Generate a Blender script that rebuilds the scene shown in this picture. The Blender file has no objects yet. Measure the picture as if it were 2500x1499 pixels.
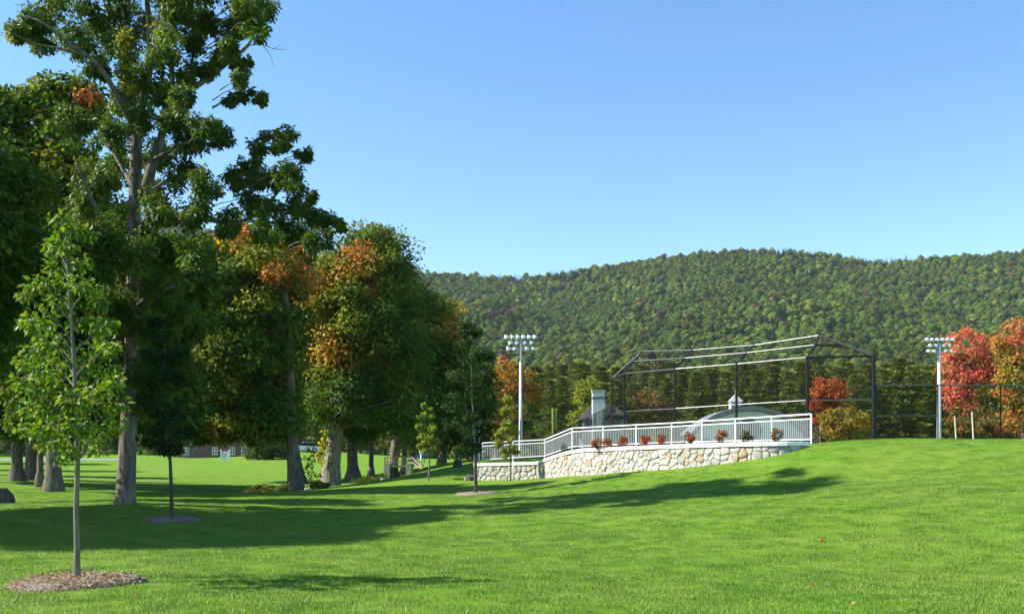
import bpy, math, random
import numpy as np
from mathutils import Vector, Matrix, noise as mnoise

R = math.radians
random.seed(11)
rng = np.random.default_rng(7)
sc = bpy.context.scene
col = sc.collection

# ------------------------------------------------------------------ camera, sky, sun, exposure
F, HOR, EYE = 2400.0, 1137.0, 1.65          # focal length and horizon row in photo pixels, eye height
cam = bpy.data.cameras.new('camera'); camo = bpy.data.objects.new('camera', cam); col.objects.link(camo)
camo.location = (0, 0, EYE); camo.rotation_euler = (R(90), 0, 0)
cam.sensor_width = 36; cam.lens = 36 * F / 2500
cam.shift_y = (HOR - 749.5) / 2500
cam.clip_start = 0.1; cam.clip_end = 12000
sc.camera = camo
SUN_EL, SUN_AZ = 41.0, -3.0                   # the sun stands left of the view, a little on the camera's side
w = bpy.data.worlds.new('World'); sc.world = w; w.use_nodes = True
nt = w.node_tree; bg = nt.nodes['Background']
sky = nt.nodes.new('ShaderNodeTexSky'); sky.sky_type = 'NISHITA'; sky.sun_disc = False
sky.sun_elevation = R(SUN_EL); sky.sun_rotation = R(-90 + SUN_AZ)
sky.altitude = 300; sky.air_density = 1.0; sky.dust_density = 0.0; sky.ozone_density = 1.0
hs = nt.nodes.new('ShaderNodeHueSaturation'); hs.inputs['Saturation'].default_value = 1.22
nt.links.new(sky.outputs[0], hs.inputs['Color']); nt.links.new(hs.outputs[0], bg.inputs[0]); bg.inputs[1].default_value = 0.115
sl = bpy.data.lights.new('sun', 'SUN'); sl.energy = 5.0; sl.angle = R(0.55); sl.color = (1, .95, .87)
so = bpy.data.objects.new('sun', sl); col.objects.link(so)
ce, se = math.cos(R(SUN_EL)), math.sin(R(SUN_EL))
sund = Vector((-math.cos(R(SUN_AZ)) * ce, math.sin(R(SUN_AZ)) * ce, se))
so.rotation_euler = sund.to_track_quat('Z', 'Y').to_euler(); so.location = (-40, 0, 60)
vs = sc.view_settings
vs.view_transform = 'Standard'; vs.look = 'None'; vs.gamma = 1; vs.exposure = 1.2; vs.use_curve_mapping = False
sc.cycles.max_bounces = 6; sc.cycles.diffuse_bounces = 1; sc.cycles.transparent_max_bounces = 8
sc.cycles.use_denoising = True

def at(px, py, Y):
    return Vector(((px - 1250) / F * Y, Y, EYE + (HOR - py) / F * Y))

# ------------------------------------------------------------------ node helpers
class NT:
    def __init__(s, m): s.t = m.node_tree; s.n = s.t.nodes; s.l = s.t.links
    def add(s, typ, **kw):
        n = s.n.new(typ)
        for k, v in kw.items(): setattr(n, k, v)
        return n
    def link(s, a, b): s.l.new(a, b)
    def noise(s, scale, detail=3, vec=None, rough=.55):
        n = s.add('ShaderNodeTexNoise'); n.inputs['Scale'].default_value = scale
        n.inputs['Detail'].default_value = detail; n.inputs['Roughness'].default_value = rough
        if vec is not None: s.link(vec, n.inputs['Vector'])
        return n.outputs['Fac']
    def ramp(s, fac, stops):
        n = s.add('ShaderNodeValToRGB'); e = n.color_ramp.elements
        while len(e) < len(stops): e.new(0.5)
        for i, (p, c) in enumerate(stops): e[i].position = p; e[i].color = (*c, 1) if len(c) == 3 else c
        s.link(fac, n.inputs[0]); return n.outputs[0]
    def mix(s, fac, a, b, blend='MIX'):
        n = s.add('ShaderNodeMix', data_type='RGBA', blend_type=blend)
        for i, v in ((0, fac), (6, a), (7, b)):
            if isinstance(v, bpy.types.NodeSocket): s.link(v, n.inputs[i])
            elif i == 0: n.inputs[0].default_value = v
            else: n.inputs[i].default_value = (*v, 1)
        return n.outputs[2]
    def math(s, op, a, b=0.0):
        n = s.add('ShaderNodeMath', operation=op)
        for i, v in ((0, a), (1, b)):
            if isinstance(v, bpy.types.NodeSocket): s.link(v, n.inputs[i])
            else: n.inputs[i].default_value = v
        return n.outputs[0]
    def bump(s, h, strength, dist=.02):
        n = s.add('ShaderNodeBump'); n.inputs['Strength'].default_value = strength; n.inputs['Distance'].default_value = dist
        s.link(h, n.inputs['Height']); return n.outputs[0]
    def mapping(s, vec, scale):
        n = s.add('ShaderNodeMapping'); n.inputs['Scale'].default_value = scale; s.link(vec, n.inputs[0]); return n.outputs[0]

MATS = {}
def newmat(name):
    m = bpy.data.materials.new(name); m.use_nodes = True; MATS[name] = m
    t = NT(m); return m, t, t.n['Principled BSDF']

def plain(name, c, rough=.6, metal=0, var=.12, scale=6, spec=.5, bump=0):
    m, t, p = newmat(name)
    tc = t.add('ShaderNodeTexCoord').outputs['Object']
    f = t.noise(scale, 4, tc)
    lo = tuple(max(0, x * (1 - var)) for x in c); hi = tuple(min(1, x * (1 + var)) for x in c)
    t.link(t.ramp(f, [(.3, lo), (.7, hi)]), p.inputs['Base Color'])
    p.inputs['Roughness'].default_value = rough; p.inputs['Metallic'].default_value = metal
    p.inputs['Specular IOR Level'].default_value = spec
    if bump: t.link(t.bump(t.noise(scale * 8, 3, tc), bump), p.inputs['Normal'])
    return m

def foliage_mat(name, attr='Col', typ='GEOMETRY', trans=.35, rough=.5, spec=.35):
    m, t, p = newmat(name)
    a = t.add('ShaderNodeAttribute', attribute_name=attr, attribute_type=typ)
    c = a.outputs['Color']
    t.link(c, p.inputs['Base Color']); p.inputs['Roughness'].default_value = rough
    p.inputs['Specular IOR Level'].default_value = spec
    tr = t.add('ShaderNodeBsdfTranslucent')
    t.link(t.mix(1.0, c, (1.25, 1.15, .6), 'MULTIPLY'), tr.inputs['Color'])
    mx = t.add('ShaderNodeMixShader'); mx.inputs[0].default_value = trans
    t.link(p.outputs[0], mx.inputs[1]); t.link(tr.outputs[0], mx.inputs[2])
    t.link(mx.outputs[0], t.n['Material Output'].inputs['Surface'])
    return m
FOL = foliage_mat('leaf_green', trans=.32, rough=.6, spec=.12)
FOLGLOSS = foliage_mat('leaf_glossy', trans=.4, rough=.5, spec=.25)
NEEDLE = foliage_mat('pine_needle', trans=.12, rough=.6, spec=.2)
FARLEAF = foliage_mat('far_foliage', attr='tcol', typ='INSTANCER', trans=.2, rough=.8, spec=.1)

def bark_mat(name, c0, c1, sz=1.0):
    m, t, p = newmat(name)
    tc = t.add('ShaderNodeTexCoord').outputs['Object']
    v = t.mapping(tc, (9 * sz, 9 * sz, 1.6 * sz))
    f = t.noise(1.0, 6, v, .65)
    f2 = t.noise(.35 * sz, 2, tc)
    t.link(t.mix(t.math('MULTIPLY', f2, .5), t.ramp(f, [(.35, c0), (.62, c1)]), (.16, .15, .12)), p.inputs['Base Color'])
    p.inputs['Roughness'].default_value = .95; p.inputs['Specular IOR Level'].default_value = .1
    t.link(t.bump(f, .8, .02 / sz ** 2), p.inputs['Normal'])
    return m
BARK = bark_mat('bark_ridged_grey', (.016, .013, .010), (.23, .20, .16))
BARKL = bark_mat('bark_pale_maple', (.045, .038, .030), (.30, .27, .22))
BARKY = bark_mat('bark_young_smooth', (.085, .08, .055), (.23, .21, .155), 2.5)
BARKD = bark_mat('bark_dark', (.025, .02, .016), (.10, .085, .07))

def grass_color(t, vec):
    n1 = t.noise(.22, 3, vec); n2 = t.noise(1.1, 4, vec); n3 = t.noise(9, 3, vec); n4 = t.noise(60, 2, vec)
    c = t.ramp(n2, [(.28, (.074, .168, .009)), (.5, (.118, .240, .014)), (.72, (.170, .275, .025))])
    c = t.mix(t.math('MULTIPLY', t.ramp(n1, [(.42, (0, 0, 0)), (.68, (1, 1, 1))]), .50), c, (.185, .262, .036))
    c = t.mix(t.math('MULTIPLY', t.ramp(n3, [(.45, (0, 0, 0)), (.75, (1, 1, 1))]), .35), c, (.055, .140, .009))
    c = t.mix(t.math('MULTIPLY', t.ramp(n4, [(.62, (0, 0, 0)), (.75, (1, 1, 1))]), .40), c, (.26, .33, .09))
    wv = t.add('ShaderNodeTexWave', wave_type='BANDS', bands_direction='DIAGONAL'); wv.inputs['Scale'].default_value = .16; wv.inputs['Distortion'].default_value = 3.5
    wv.inputs['Detail'].default_value = 1.5; wv.inputs['Detail Scale'].default_value = .35; t.link(vec, wv.inputs['Vector'])
    c = t.mix(t.math('MULTIPLY', t.ramp(wv.outputs['Fac'], [(.80, (0, 0, 0)), (.97, (1, 1, 1))]), .28), c, (.19, .29, .04))
    n5 = t.noise(2.6, 4, vec); c = t.mix(t.math('MULTIPLY', t.ramp(n5, [(.56, (0, 0, 0)), (.74, (1, 1, 1))]), .45), c, (.20, .225, .055))
    n6 = t.noise(160, 1, vec); c = t.mix(t.math('MULTIPLY', t.ramp(n6, [(.70, (0, 0, 0)), (.78, (1, 1, 1))]), .6), c, (.42, .44, .22))
    return c
m, t, p = newmat('lawn_grass')
pos = t.add('ShaderNodeNewGeometry').outputs['Position']
gc = grass_color(t, pos)
# the bare, dry soil of the freshly graded bank below the wall (its own mask in the mesh)
dry = t.add('ShaderNodeAttribute', attribute_name='dry').outputs['Fac']
dn = t.ramp(t.math('ADD', t.math('MULTIPLY', t.noise(.9, 5, pos), .9), t.math('MULTIPLY', dry, .6)), [(.70, (0, 0, 0)), (.92, (1, 1, 1))])
gc2 = t.mix(t.math('MULTIPLY', dry, dn), gc, t.ramp(t.noise(3, 3, pos), [(.35, (.12, .16, .03)), (.65, (.30, .25, .11))]))
t.link(gc2, p.inputs['Base Color']); p.inputs['Roughness'].default_value = .9; p.inputs['Specular IOR Level'].default_value = .08
hb = t.math('ADD', t.noise(14, 3, pos), t.math('MULTIPLY', t.noise(70, 2, pos), .6))
t.link(t.bump(hb, .9, .07), p.inputs['Normal'])
GRASS = m
m, t, p = newmat('grass_blade')
pos = t.add('ShaderNodeNewGeometry').outputs['Position']
gc = grass_color(t, pos)
a = t.add('ShaderNodeAttribute', attribute_name='Col', attribute_type='GEOMETRY').outputs['Color']
gc = t.mix(1.0, gc, a, 'MULTIPLY')
t.link(gc, p.inputs['Base Color']); p.inputs['Roughness'].default_value = .45; p.inputs['Specular IOR Level'].default_value = .3
tr = t.add('ShaderNodeBsdfTranslucent'); t.link(gc, tr.inputs['Color'])
mx = t.add('ShaderNodeMixShader'); mx.inputs[0].default_value = .35
t.link(p.outputs[0], mx.inputs[1]); t.link(tr.outputs[0], mx.inputs[2]); t.link(mx.outputs[0], t.n['Material Output'].inputs['Surface'])
BLADE = m

m, t, p = newmat('field_stone')
tc = t.add('ShaderNodeTexCoord').outputs['Object']
oi = t.add('ShaderNodeObjectInfo').outputs['Random']
base = t.ramp(oi, [(.0, (.50, .47, .40)), (.18, (.60, .57, .49)), (.34, (.42, .42, .40)), (.5, (.62, .61, .56)),
                   (.62, (.50, .46, .37)), (.72, (.36, .36, .35)), (.84, (.56, .55, .50)), (.93, (.42, .30, .18)), (1, (.48, .45, .38))])
f = t.noise(7, 6, tc, .65)
t.link(t.mix(t.ramp(f, [(.35, (0, 0, 0)), (.7, (1, 1, 1))]), t.mix(1, base, (.62, .6, .56), 'MULTIPLY'), base), p.inputs['Base Color'])
p.inputs['Roughness'].default_value = .9
t.link(t.bump(t.noise(16, 5, tc, .7), .8, .03), p.inputs['Normal'])
STONE = m
MORTAR = plain('mortar', (.40, .37, .31), .95, var=.25, scale=9, bump=.6)
COPING = plain('cast_concrete_coping', (.80, .78, .72), .8, var=.10, scale=5, bump=.15)
ALU = plain('painted_aluminium', (.66, .68, .69), .42, 0.0, .05, 3)
PICKET = plain('shaded_picket_aluminium', (.40, .42, .43), .5, 0.0, .08, 3)  # railing aluminium made greyer: the pickets' unlit sides put into the colour
GALV = plain('galvanised_steel', (.52, .53, .53), .45, .35, .10, 8)
BLACKV = plain('black_vinyl_coating', (.010, .010, .011), .5, 0, .1, 5, spec=.22)
RAILV = plain('black_gloss_rail', (.014, .014, .015), .36, 0, .1, 5, spec=.8); RAILV.node_tree.nodes['Principled BSDF'].inputs['IOR'].default_value = 1.9
WIRE = plain('black_wire', (.010, .011, .011), .7, 0, .1, 5, spec=.1)
WHITE = plain('white_paint', (.74, .74, .72), .5, 0, .05, 3)
LAMP = plain('spun_aluminium_reflector', (.78, .78, .76), .3, .35, .05, 5)
LENS = plain('lamp_lens', (.30, .34, .38), .1, 0, .1, 5)
STUCCO = plain('grey_stucco', (.60, .57, .58), .9, 0, .08, 2, bump=.2)
ROOFD = plain('dark_shingle_roof', (.035, .032, .03), .95, 0, .3, 9, bump=.4)
ROOFG = plain('grey_shingle_roof', (.15, .16, .175), .85, 0, .3, 9, bump=.4)
DARKIN = plain('dark_interior_glass', (.010, .030, .032), .25, 0, .3, 3)
BRICK = None
m, t, p = newmat('brown_brick')
tc = t.add('ShaderNodeTexCoord').outputs['Object']
b = t.add('ShaderNodeTexBrick'); b.inputs['Scale'].default_value = 4.5
b.inputs['Color1'].default_value = (.17, .075, .055, 1); b.inputs['Color2'].default_value = (.12, .055, .045, 1); b.inputs['Mortar'].default_value = (.22, .19, .17, 1)
mp = t.add('ShaderNodeMapping'); mp.inputs['Rotation'].default_value = (R(90), 0, 0); t.link(tc, mp.inputs[0]); t.link(mp.outputs[0], b.inputs[0])
t.link(b.outputs[0], p.inputs['Base Color']); p.inputs['Roughness'].default_value = .9; BRICK = m
GLASS = plain('window_glass', (.03, .04, .05), .08, 0, .2, 2)
CONC = plain('weathered_concrete', (.38, .36, .32), .9, 0, .2, 4, bump=.3)
WOOD = plain('weathered_timber', (.26, .22, .16), .85, 0, .25, 7, bump=.3)
DKGREEN = plain('dark_green_paint', (.012, .028, .030), .5, 0, .15, 4)
ORANGEW = plain('cedar_boards', (.42, .19, .06), .7, 0, .2, 6)
BLUEP = plain('blue_plastic', (.05, .13, .42), .4, 0, .1, 4)
YELLOWP = plain('yellow_green_paint', (.42, .46, .06), .5, 0, .08, 4)
ROCK = plain('dark_rock', (.07, .07, .075), .95, 0, .4, 7, bump=.8)
RUBBLE = plain('pale_rubble', (.33, .30, .25), .95, 0, .3, 7, bump=.6)
BLACKP = plain('black_plastic', (.013, .013, .014), .5, 0, .2, 6)
ASPH = plain('pale_asphalt', (.22, .215, .21), .95, 0, .12, 3, bump=.3)
MULCH = plain('bark_mulch', (.24, .185, .135), .95, 0, .5, 26, bump=1.0)
CARW = plain('white_car_paint', (.75, .75, .76), .25, 0, .03, 2)
CARD = plain('dark_car_paint', (.03, .035, .05), .25, 0, .1, 2)
RUBBER = plain('tyre_rubber', (.012, .012, .012), .8, 0, .1, 5)
REDP = plain('red_plastic', (.62, .08, .05), .4, 0, .1, 5)
HILLG = plain('forest_floor', (.03, .045, .015), .95, 0, .4, .05)
LETTER = plain('faded_lettering', (.30, .40, .44), .6, 0, .1, 5)

# ------------------------------------------------------------------ mesh + object helpers
WL = {}
def tag(o, label=None, cat=None, group=None, kind=None):
    if label: o['label'] = label
    if cat: o['category'] = cat
    if group: o['group'] = group
    if kind: o['kind'] = kind
    return o
def thing(name, label, cat, loc=(0, 0, 0), group=None):
    o = bpy.data.objects.new(name, None); o.empty_display_size = .2; col.objects.link(o); o.location = loc
    WL[o.name] = Vector(loc); return tag(o, label, cat, group)
def place(o, parent=None, wloc=(0, 0, 0)):
    col.objects.link(o); wloc = Vector(wloc); WL[o.name] = wloc
    if parent is not None: o.parent = parent; o.location = wloc - WL[parent.name]
    else: o.location = wloc
    return o
def shade(me):
    me.polygons.foreach_set('use_smooth', np.ones(len(me.polygons), bool))

class MB:
    def __init__(s): s.v = []; s.f = []
    def add(s, vs, fs):
        n = len(s.v); s.v += [tuple(v) for v in vs]; s.f += [tuple(i + n for i in f) for f in fs]; return s
    def box(s, c, size, rz=0, M=None):
        hx, hy, hz = size[0] / 2, size[1] / 2, size[2] / 2
        pts = [Vector((x, y, z)) for z in (-hz, hz) for x, y in ((-hx, -hy), (hx, -hy), (hx, hy), (-hx, hy))]
        rot = M if M is not None else Matrix.Rotation(rz, 3, 'Z')
        return s.add([rot @ q + Vector(c) for q in pts],
                     [(3, 2, 1, 0), (4, 5, 6, 7), (0, 1, 5, 4), (1, 2, 6, 5), (2, 3, 7, 6), (3, 0, 4, 7)])
    def bar(s, a, b, wd, ht):       # rectangular bar from a to b, width across, height in z-ish
        a, b = Vector(a), Vector(b); d = (b - a); L = d.length; d.normalize()
        side = d.cross(Vector((0, 0, 1)));
        if side.length < 1e-4: side = Vector((1, 0, 0))
        side.normalize(); up = side.cross(d)
        M = Matrix((side, d, up)).transposed()
        return s.box((a + b) / 2, (wd, L, ht), M=M)
    def tube(s, pts, rad, n=8, cap=True):
        pts = [Vector(q) for q in pts]
        if not hasattr(rad, '__len__'): rad = [rad] * len(pts)
        base = len(s.v); ref = None
        for i, q in enumerate(pts):
            d = (pts[min(i + 1, len(pts) - 1)] - pts[max(i - 1, 0)]).normalized()
            if ref is None:
                ref = d.cross(Vector((.31, .87, .17)));
                if ref.length < .1: ref = d.cross(Vector((1, 0, 0)))
            else: ref = ref - d * ref.dot(d)
            ref.normalize(); bi = d.cross(ref)
            for k in range(n):
                a = 2 * math.pi * k / n
                s.v.append(tuple(q + (ref * math.cos(a) + bi * math.sin(a)) * rad[i]))
        for i in range(len(pts) - 1):
            for k in range(n):
                s.f.append((base + i * n + k, base + i * n + (k + 1) % n, base + (i + 1) * n + (k + 1) % n, base + (i + 1) * n + k))
        if cap:
            s.f.append(tuple(base + k for k in reversed(range(n))))
            s.f.append(tuple(base + (len(pts) - 1) * n + k for k in range(n)))
        return s
    def lathe(s, c, prof, n=16, M=None):
        base = len(s.v); M = M or Matrix.Identity(3); c = Vector(c)
        for r, z in prof:
            for k in range(n):
                a = 2 * math.pi * k / n; s.v.append(tuple(c + M @ Vector((r * math.cos(a), r * math.sin(a), z))))
        for i in range(len(prof) - 1):
            for k in range(n):
                s.f.append((base + i * n + k, base + i * n + (k + 1) % n, base + (i + 1) * n + (k + 1) % n, base + (i + 1) * n + k))
        s.f.append(tuple(base + k for k in reversed(range(n)))); s.f.append(tuple(base + (len(prof) - 1) * n + k for k in range(n)))
        return s
    def extrude(s, poly, dvec):     # poly: list of 3-D points, extruded by dvec
        n = len(poly); d = Vector(dvec); P = [Vector(q) for q in poly]
        return s.add(P + [q + d for q in P], [tuple(range(n)), tuple(reversed(range(n, 2 * n)))] +
                     [(i, n + i, n + (i + 1) % n, (i + 1) % n) for i in range(n)])
    def mesh(s, name, mat, origin=(0, 0, 0), smooth=False):
        o = Vector(origin); me = bpy.data.meshes.new(name)
        me.from_pydata([tuple(Vector(v) - o) for v in s.v], [], s.f); me.materials.append(mat)
        if smooth: shade(me)
        me.update(); return me
    def build(s, name, mat, parent=None, origin=None, smooth=False):
        if origin is None: origin = WL[parent.name] if parent is not None else (0, 0, 0)
        me = s.mesh(name, mat, origin, smooth)
        return place(bpy.data.objects.new(name, me), parent, origin)

def fast_mesh(name, V, T, mat, cols=None, smooth=False):
    """numpy triangles -> mesh; cols = per-vertex colour (n,3)"""
    me = bpy.data.meshes.new(name); V = np.asarray(V, np.float32); T = np.asarray(T, np.int32)
    k = T.shape[1]
    me.vertices.add(len(V)); me.vertices.foreach_set('co', V.ravel())
    me.loops.add(T.size); me.loops.foreach_set('vertex_index', T.ravel())
    me.polygons.add(len(T)); me.polygons.foreach_set('loop_start', np.arange(0, T.size, k, dtype=np.int32))
    me.polygons.foreach_set('loop_total', np.full(len(T), k, np.int32))
    if cols is not None:
        a = me.attributes.new('Col', 'FLOAT_COLOR', 'POINT'); c = np.ones((len(V), 4), np.float32); c[:, :3] = cols
        a.data.foreach_set('color', c.ravel())
    me.materials.append(mat); me.update(calc_edges=True)
    if smooth: shade(me)
    return me

def unit(a): return a / np.maximum(np.linalg.norm(a, axis=-1, keepdims=True), 1e-9)

def leaf_arrays(P, T, N, L, W, C, fold=.25):
    """P base points, T leaf axis, N leaf normal; one folded diamond of two triangles per leaf"""
    n = len(P); T = unit(T); S = unit(np.cross(N, T)); N = unit(np.cross(T, S))
    L = L.reshape(-1, 1); W = W.reshape(-1, 1)
    V = np.empty((n, 4, 3)); V[:, 0] = P; V[:, 2] = P + T * L - N * L * .12
    V[:, 1] = P + T * L * .45 + S * W * .5 + N * W * fold * .5; V[:, 3] = P + T * L * .45 - S * W * .5 + N * W * fold * .5
    i = np.arange(n)[:, None] * 4
    F_ = np.concatenate([i + np.array([[0, 1, 2]]), i + np.array([[0, 2, 3]])], 0)
    return V.reshape(-1, 3), F_, np.repeat(C, 4, 0)

# ------------------------------------------------------------------ terrain
def P3(px, py, Y): q = at(px, py, Y); return (q.x, q.y, q.z)
CP = [(0, 0, 0), (-12, 0, -.1), (12, 0, 0), (-30, 5, -.2), (30, 5, .6), (0, 10.9, 0), (-6.2, 14.1, -.02), (-12, 14, -.05), (6, 11, .06),
      P3(2500, 1499, 10.6),
      (-1, 14.6, -.05), (-3, 14.3, -.04), P3(2300, 1400, 15.2), (60, 20, 1.4),
      P3(420, 1268, 29.5), P3(0, 1300, 24), P3(700, 1290, 26), P3(1100, 1260, 29.5), P3(1500, 1240, 29), P3(1600, 1300, 22.5),
      P3(2250, 1200, 24), P3(1990, 1172, 34.6), P3(2350, 1120, 34), P3(1700, 1185, 35.5),
      P3(305, 1228, 33), P3(60, 1225, 40), P3(600, 1216, 42), P3(900, 1205, 44), P3(720, 1200, 62), P3(560, 1203, 55), P3(805, 1187, 72),
      P3(1000, 1188, 50), P3(1162, 1206, 43), P3(1047, 1170, 58), P3(1158, 1173, 56.3), P3(1246, 1173, 54), P3(1305, 1169, 53.5),
      P3(1400, 1162, 48.8), P3(1500, 1156, 44.8), P3(1620, 1149, 41.9), P3(1750, 1138, 39.7), P3(1850, 1127, 38.4), P3(1900, 1121, 38), P3(1965, 1094, 38.3),
      P3(1350, 1182, 46), P3(1250, 1188, 47),
      P3(2010, 1081, 40.2), P3(2138, 1077.5, 43.2), P3(2300, 1077, 43.4), P3(2500, 1076.5, 43.6), (45, 44, 2.75), (62, 44, 2.75), (75, 44, 2.75),
      (28, 41, 2.62), (40, 41, 2.6), (60, 38, 2.4),
      (5, 62, 1.3), (10, 55, 1.7), (14, 52, 1.9), (20, 60, 2.1), (22, 52, 2.3), (40, 56, 2.2), (60, 60, 2.2), (20, 100, 2.0), (5, 100, 2.0), (45, 100, 2.0), (70, 100, 2.0), (40, 150, 2.2), (70, 150, 2.2), (10, 150, 2.2),
      (-2.6, 64, 1.65), (-3.4, 78, 2.0), (-4, 98, 2.35), (-.5, 70, 1.55),
      P3(130, 1198, 46), P3(42, 1174, 60), P3(100, 1189, 55), P3(300, 1178, 72), P3(300, 1162, 90), P3(300, 1143, 108), P3(300, 1123, 125), P3(100, 1123, 125), P3(-300, 1123, 125), P3(-300, 1160, 75), P3(-400, 1215, 45),
      P3(650, 1182, 72), P3(650, 1155, 96), P3(650, 1128, 120), P3(480, 1128, 122), P3(860, 1168, 88), P3(880, 1128, 122), P3(955, 1169, 80), P3(985, 1158, 82), P3(1010, 1152, 84), P3(1080, 1132, 98), P3(1060, 1126, 110),
      P3(550, 1119, 150), P3(750, 1101, 150), P3(300, 1110, 150), P3(0, 1116, 150), P3(1000, 1118, 150), P3(-400, 1116, 150), P3(960, 1122, 125)]
CP = np.array(CP, float); KX = CP[:, :2] / 10.0
def tk(r2): return np.where(r2 > 1e-12, .5 * r2 * np.log(np.maximum(r2, 1e-12)), 0)
n_ = len(KX); A = np.zeros((n_ + 3, n_ + 3)); d2 = ((KX[:, None] - KX[None]) ** 2).sum(-1)
A[:n_, :n_] = tk(d2) + np.eye(n_) * .01; A[:n_, n_] = 1; A[:n_, n_ + 1:] = KX; A[n_, :n_] = 1; A[n_ + 1:, :n_] = KX.T
TW = np.linalg.solve(A, np.concatenate([CP[:, 2], np.zeros(3)]))
def gz_np(x, y):
    x = np.clip(np.asarray(x, float), -75, 75) / 10; y = np.clip(np.asarray(y, float), -2, 152) / 10
    q = np.stack([x, y], -1).reshape(-1, 2); out = np.empty(len(q))
    for i in range(0, len(q), 20000):
        b = q[i:i + 20000]; dd = ((b[:, None] - KX[None]) ** 2).sum(-1)
        out[i:i + 20000] = tk(dd) @ TW[:n_] + TW[n_] + b @ TW[n_ + 1:]
    return out.reshape(x.shape)
def gz(x, y): return float(gz_np(np.array([x]), np.array([y]))[0])

def axis(*seg):
    out = []
    for a, b, st in seg: out += list(np.arange(a, b, st))
    return np.array(out + [seg[-1][1]])
gx = axis((-2500, -400, 300), (-400, -80, 40), (-80, -30, 2.5), (-30, 30, .6), (30, 80, 2.5), (80, 400, 40), (400, 2500, 300))
gy = axis((-1200, -100, 200), (-100, -5, 12), (-5, 62, .6), (62, 160, 2.2), (160, 480, 30))
XX, YY = np.meshgrid(gx, gy); ZZ = gz_np(XX, YY)
# small humps and hollows of an old lawn
bumps = .025 * np.sin(XX * 1.3 + 1.7 * np.sin(YY * .61)) * np.sin(YY * 1.1 + 1.3 * np.sin(XX * .47)) + .02 * np.sin(XX * .37 + YY * .53)
near = np.exp(-((np.hypot(XX, YY) - 20) / 40) ** 2); ZZ = ZZ + bumps * near
# a shallow creek bed with a shaded cut bank between the lawns
cx, cy = XX + 16.5 - (YY - 57) * .3, YY - 53.2
V = np.stack([XX, YY, ZZ], -1).reshape(-1, 3); ny, nx = XX.shape
idx = np.arange(ny * nx).reshape(ny, nx)
Fq = np.stack([idx[:-1, :-1], idx[:-1, 1:], idx[1:, 1:], idx[1:, :-1]], -1).reshape(-1, 4)
me = fast_mesh('ground', V, Fq, GRASS, smooth=True)
dryv = np.zeros(len(V))
def blob(x, y, rx, ry, s): return s * np.exp(-((V[:, 0] - x) / rx) ** 2 - ((V[:, 1] - y) / ry) ** 2)
dryv = np.clip(blob(.2, 52.3, 3.4, 2.2, .8) + blob(3.2, 46.8, 2.5, 1.6, .75) + blob(4.6, 43.3, 1.5, .9, .8) + blob(12.6, 39.6, 1.0, .8, 1) + blob(-4.9, 57.4, 1.3, 1.1, .9) + blob(7, 40, 2.5, .5, .5), 0, 1)
a = me.attributes.new('dry', 'FLOAT', 'POINT'); a.data.foreach_set('value', dryv.astype(np.float32))
ground = tag(place(bpy.data.objects.new('ground', me)), kind='structure')
def gzb(x, y):
    n_r = math.exp(-((math.hypot(x, y) - 20) / 40) ** 2)
    return gz(x, y) + n_r * (.025 * math.sin(x * 1.3 + 1.7 * math.sin(y * .61)) * math.sin(y * 1.1 + 1.3 * math.sin(x * .47)) + .02 * math.sin(x * .37 + y * .53))

# ------------------------------------------------------------------ hill with its forest
RIDGE = [(-1500, 560), (-400, 520), (200, 520), (480, 545), (700, 612), (1000, 658), (1150, 668), (1270, 675), (1400, 658), (1500, 641), (1600, 624), (1750, 610), (1900, 605), (2000, 614), (2100, 630), (2160, 634), (2300, 622), (2500, 611), (2900, 560), (3600, 520), (4500, 600)]
RX = np.array([a for a, b in RIDGE], float); RYp = np.array([b for a, b in RIDGE], float)
def ridge(px):
    return np.mean([np.interp(px + d, RX, RYp) for d in (-30, -15, 0, 15, 30)], 0)
def hill_z(x, y):
    u = x / y; px = 1250 + F * u
    yr = 1320 + 90 * np.sin(u * 6 + .4) + 60 * np.sin(u * 13 + 2)           # distance of the crest in that direction
    yb = 360.0
    er = (HOR - ridge(px)) / F - 9 / yr                                    # elevation of the crest, less the trees on it
    tt = np.clip((y - yb) / (yr - yb), 0, 3)
    t1 = np.clip(tt, 0, 1)
    spur = (np.sin(u * 17 + t1 * 3.0 + .5) * .010 + np.sin(u * 31 - t1 * 5) * .006) * np.sin(t1 * math.pi)
    e = np.where(tt < 1, er * t1 ** .72 + spur, er - .10 * (tt - 1) - .25 * (tt - 1) ** 2)
    return 2.0 + e * y
hu = np.linspace(-1.25, 1.25, 150); hy = np.concatenate([np.linspace(330, 1500, 70), np.linspace(1530, 2300, 14)])
UU, HY = np.meshgrid(hu, hy); HX = UU * HY; HZ = hill_z(HX, HY)
HZ = np.where(HY < 365, HZ - 4, HZ)
V = np.stack([HX, HY, HZ], -1).reshape(-1, 3); ny, nx = HX.shape; idx = np.arange(ny * nx).reshape(ny, nx)
Fq = np.stack([idx[:-1, :-1], idx[:-1, 1:], idx[1:, 1:], idx[1:, :-1]], -1).reshape(-1, 4)
tag(place(bpy.data.objects.new('hill', fast_mesh('hill', V, Fq, HILLG, smooth=True))), kind='structure')

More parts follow.
